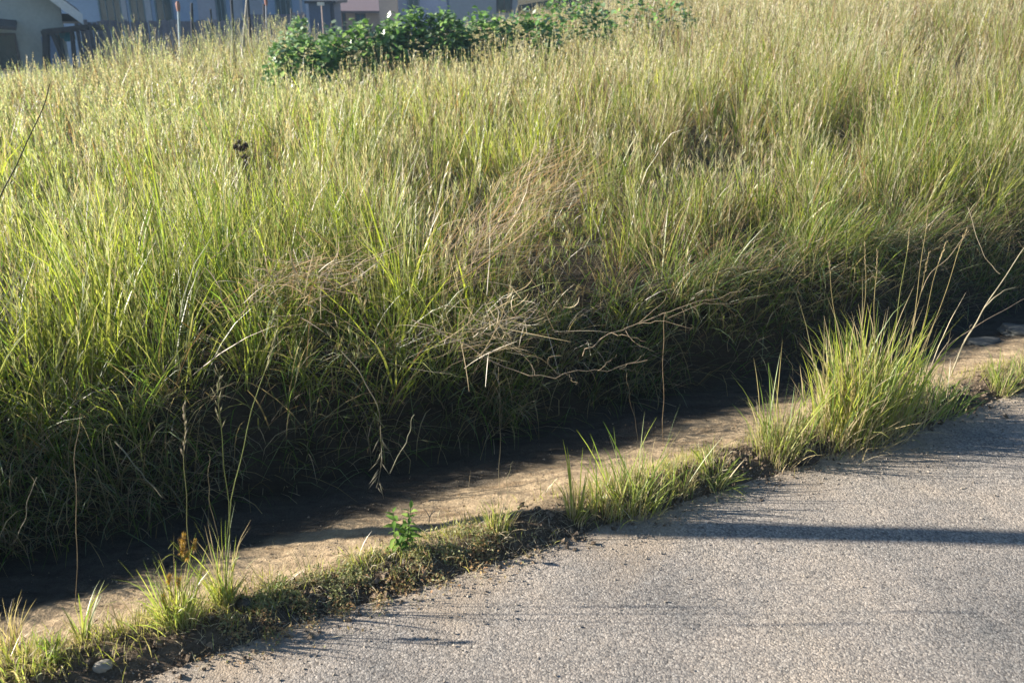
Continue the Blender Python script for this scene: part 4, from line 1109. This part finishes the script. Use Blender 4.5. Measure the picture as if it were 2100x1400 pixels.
# board fence
Yf = 33.0
xa, xb = xpx(150, Yf), xpx(632, Yf); zt = zpx(44, Yf)
b = np.array([(xa + xb) / 2, Yf, -2.2]); f = empty('board_fence', b, 'weathered grey-brown board fence in front of the long blue-grey house', 'fence')
n = int((xb - xa) / .15); me = []
for k in range(4):
    m = MB(); hh = zt + 2.2 + (.02, -.03, .05, 0)[k]; col = np.array([.27, .24, .26]) * (1, .8, 1.15, .92)[k]
    m.box((-.068, -.012, 0), (.068, .012, hh), col); q = m.mesh('board'); q.materials.append(M_WOOD); me.append(q)
for i in range(n):
    o = bpy.data.objects.new('board', me[random.randrange(4)]); COL.objects.link(o); o.parent = f
    x = xa + (i + .5) * .15
    o.location = (x - b[0], random.uniform(-.006, .006), .0 + .25 * smooth(-10, -7, x)); o.rotation_euler = (0, random.gauss(0, .006), 0)
for z_ in (.5, 1.6):
    m = MB(); m.box((xa - b[0], .02, z_), (xb - b[0], .07, z_ + .09), (.12, .10, .10)); m.build('rail', M_WOOD, f)

# slim posts in front of it
def post(label, top, bot, Y, wd, col, name='fence_post', cat='post', lean_y=0.0, cap=None):
    A, B = at(*top, Y), at(*bot, Y + lean_y)
    B[2] = min(B[2], float(ground_z(B[0], B[1])) + .0) - .1
    e = empty(name, B, label, cat, 'slim posts between the field and the houses')
    m = MB(); m.tube(np.array([B, B * .5 + A * .5, A]) - B, (wd * .55, wd * .5, wd * .45), 7, col)
    m.build('shaft', M_WOOD, e, True)
    c_ = MB(); t = A - B
    if cap is None:
        c_.tube([t - np.array([0, 0, .005]), t + np.array([0, 0, .02])], (wd * .46, wd * .3), 7, np.array(col) * 1.2); c_.build('post_top', M_WOOD, e)
    else:
        c_.tube([t - np.array([0, 0, .05]), t + np.array([0, 0, .03]), t + np.array([0, 0, .15]), t + np.array([0, 0, .20])], (wd * .5, wd * .75, wd * .75, wd * .35), 9, cap); c_.build('cap', M_PAINT, e, True)

dk = (.045, .05, .06)
post('dark fence post left of the pair of leaning posts, near the orange-topped post', (393, 8), (392, 150), 24, .075, dk)
post('short thin dark post tilted in the grass right of the first fence post', (432, 20), (440, 150), 24, .05, dk)
post('tall dark post leaning slightly, left of the pale crossing pole', (474, -12), (481, 150), 23.5, .075, dk)
post('tall dark post leaning slightly, right of the pale crossing pole', (508, 2), (518, 150), 22.5, .075, dk)
post('dark post before the blue wall, below the upper orange top', (541, 10), (542, 150), 24.5, .07, dk)
post('thin dark post next to the isolated bush', (597, 20), (598, 150), 24, .05, (.10, .10, .09))
post('pale weathered pole slanting between the two tall dark posts', (508, -15), (482, 100), 23, .07, (.30, .29, .24), 'slanting_pole', 'pole')
post('pale post with a rounded orange top behind the dry grass', (366, 20), (368, 150), 25, .075, (.30, .38, .42), 'marker_post', 'post', cap=(.30, .16, .12))
post('post with a rounded orange top at the upper picture edge', (546, 8), (545, 150), 26, .06, (.25, .27, .32), 'marker_post', 'post', cap=(.30, .15, .11))
Y = 21.0; A = at(659, 9, Y); B = np.array([A[0], Y, float(ground_z(A[0], Y))])
e = empty('small_sign', B, 'small blank white sign on a thin pink-grey post before the shed', 'sign')
m = MB(); m.tube(np.array([B, A]) - B, .018, 6, (.42, .33, .30)); m.build('post', M_METAL, e)
m = MB(); m.box(A - B + np.array([-.09, -.03, -.03]), A - B + np.array([.07, -.02, .04]), (.75, .72, .68)); m.build('plate', M_PAINT, e)

# ------------------------------------------------------------------ the pole whose shadow crosses the road (stands left of the picture)
b = np.array([-2.75, 2.60 + 3.14 * .046, 0.]); b[2] = float(ground_z(b[0], b[1]))
e = empty('street_pole', b, 'slim steel pole left of the picture that throws the dark bar of shadow', 'pole')
m = MB(); m.tube([(0, 0, -.3), (0, 0, 1.5), (0, 0, 4.6)], (.05, .05, .047), 12, (.30, .31, .32)); m.build('shaft', M_METAL, e, True)
m = MB(); m.tube([(0, 0, 4.6), (0, 0, 4.66)], (.054, .03), 12, (.25, .26, .27)); m.build('cap', M_METAL, e, True)

# ------------------------------------------------------------------ air
m_, n_, b_ = mat('thin_haze'); n_.nodes.remove(b_)
pv = N(n_, 'ShaderNodeVolumePrincipled'); pv.inputs['Density'].default_value = .0011; pv.inputs['Color'].default_value = (.5, .75, 1.0, 1)
n_.links.new(pv.outputs[0], n_.nodes['Material Output'].inputs['Volume'])
mb = MB(); mb.box((-520, -480, -6), (520, 520, 11)); o = mb.build('haze', m_); tag(o, 'thin bluish haze over the whole place', 'haze', kind='stuff')
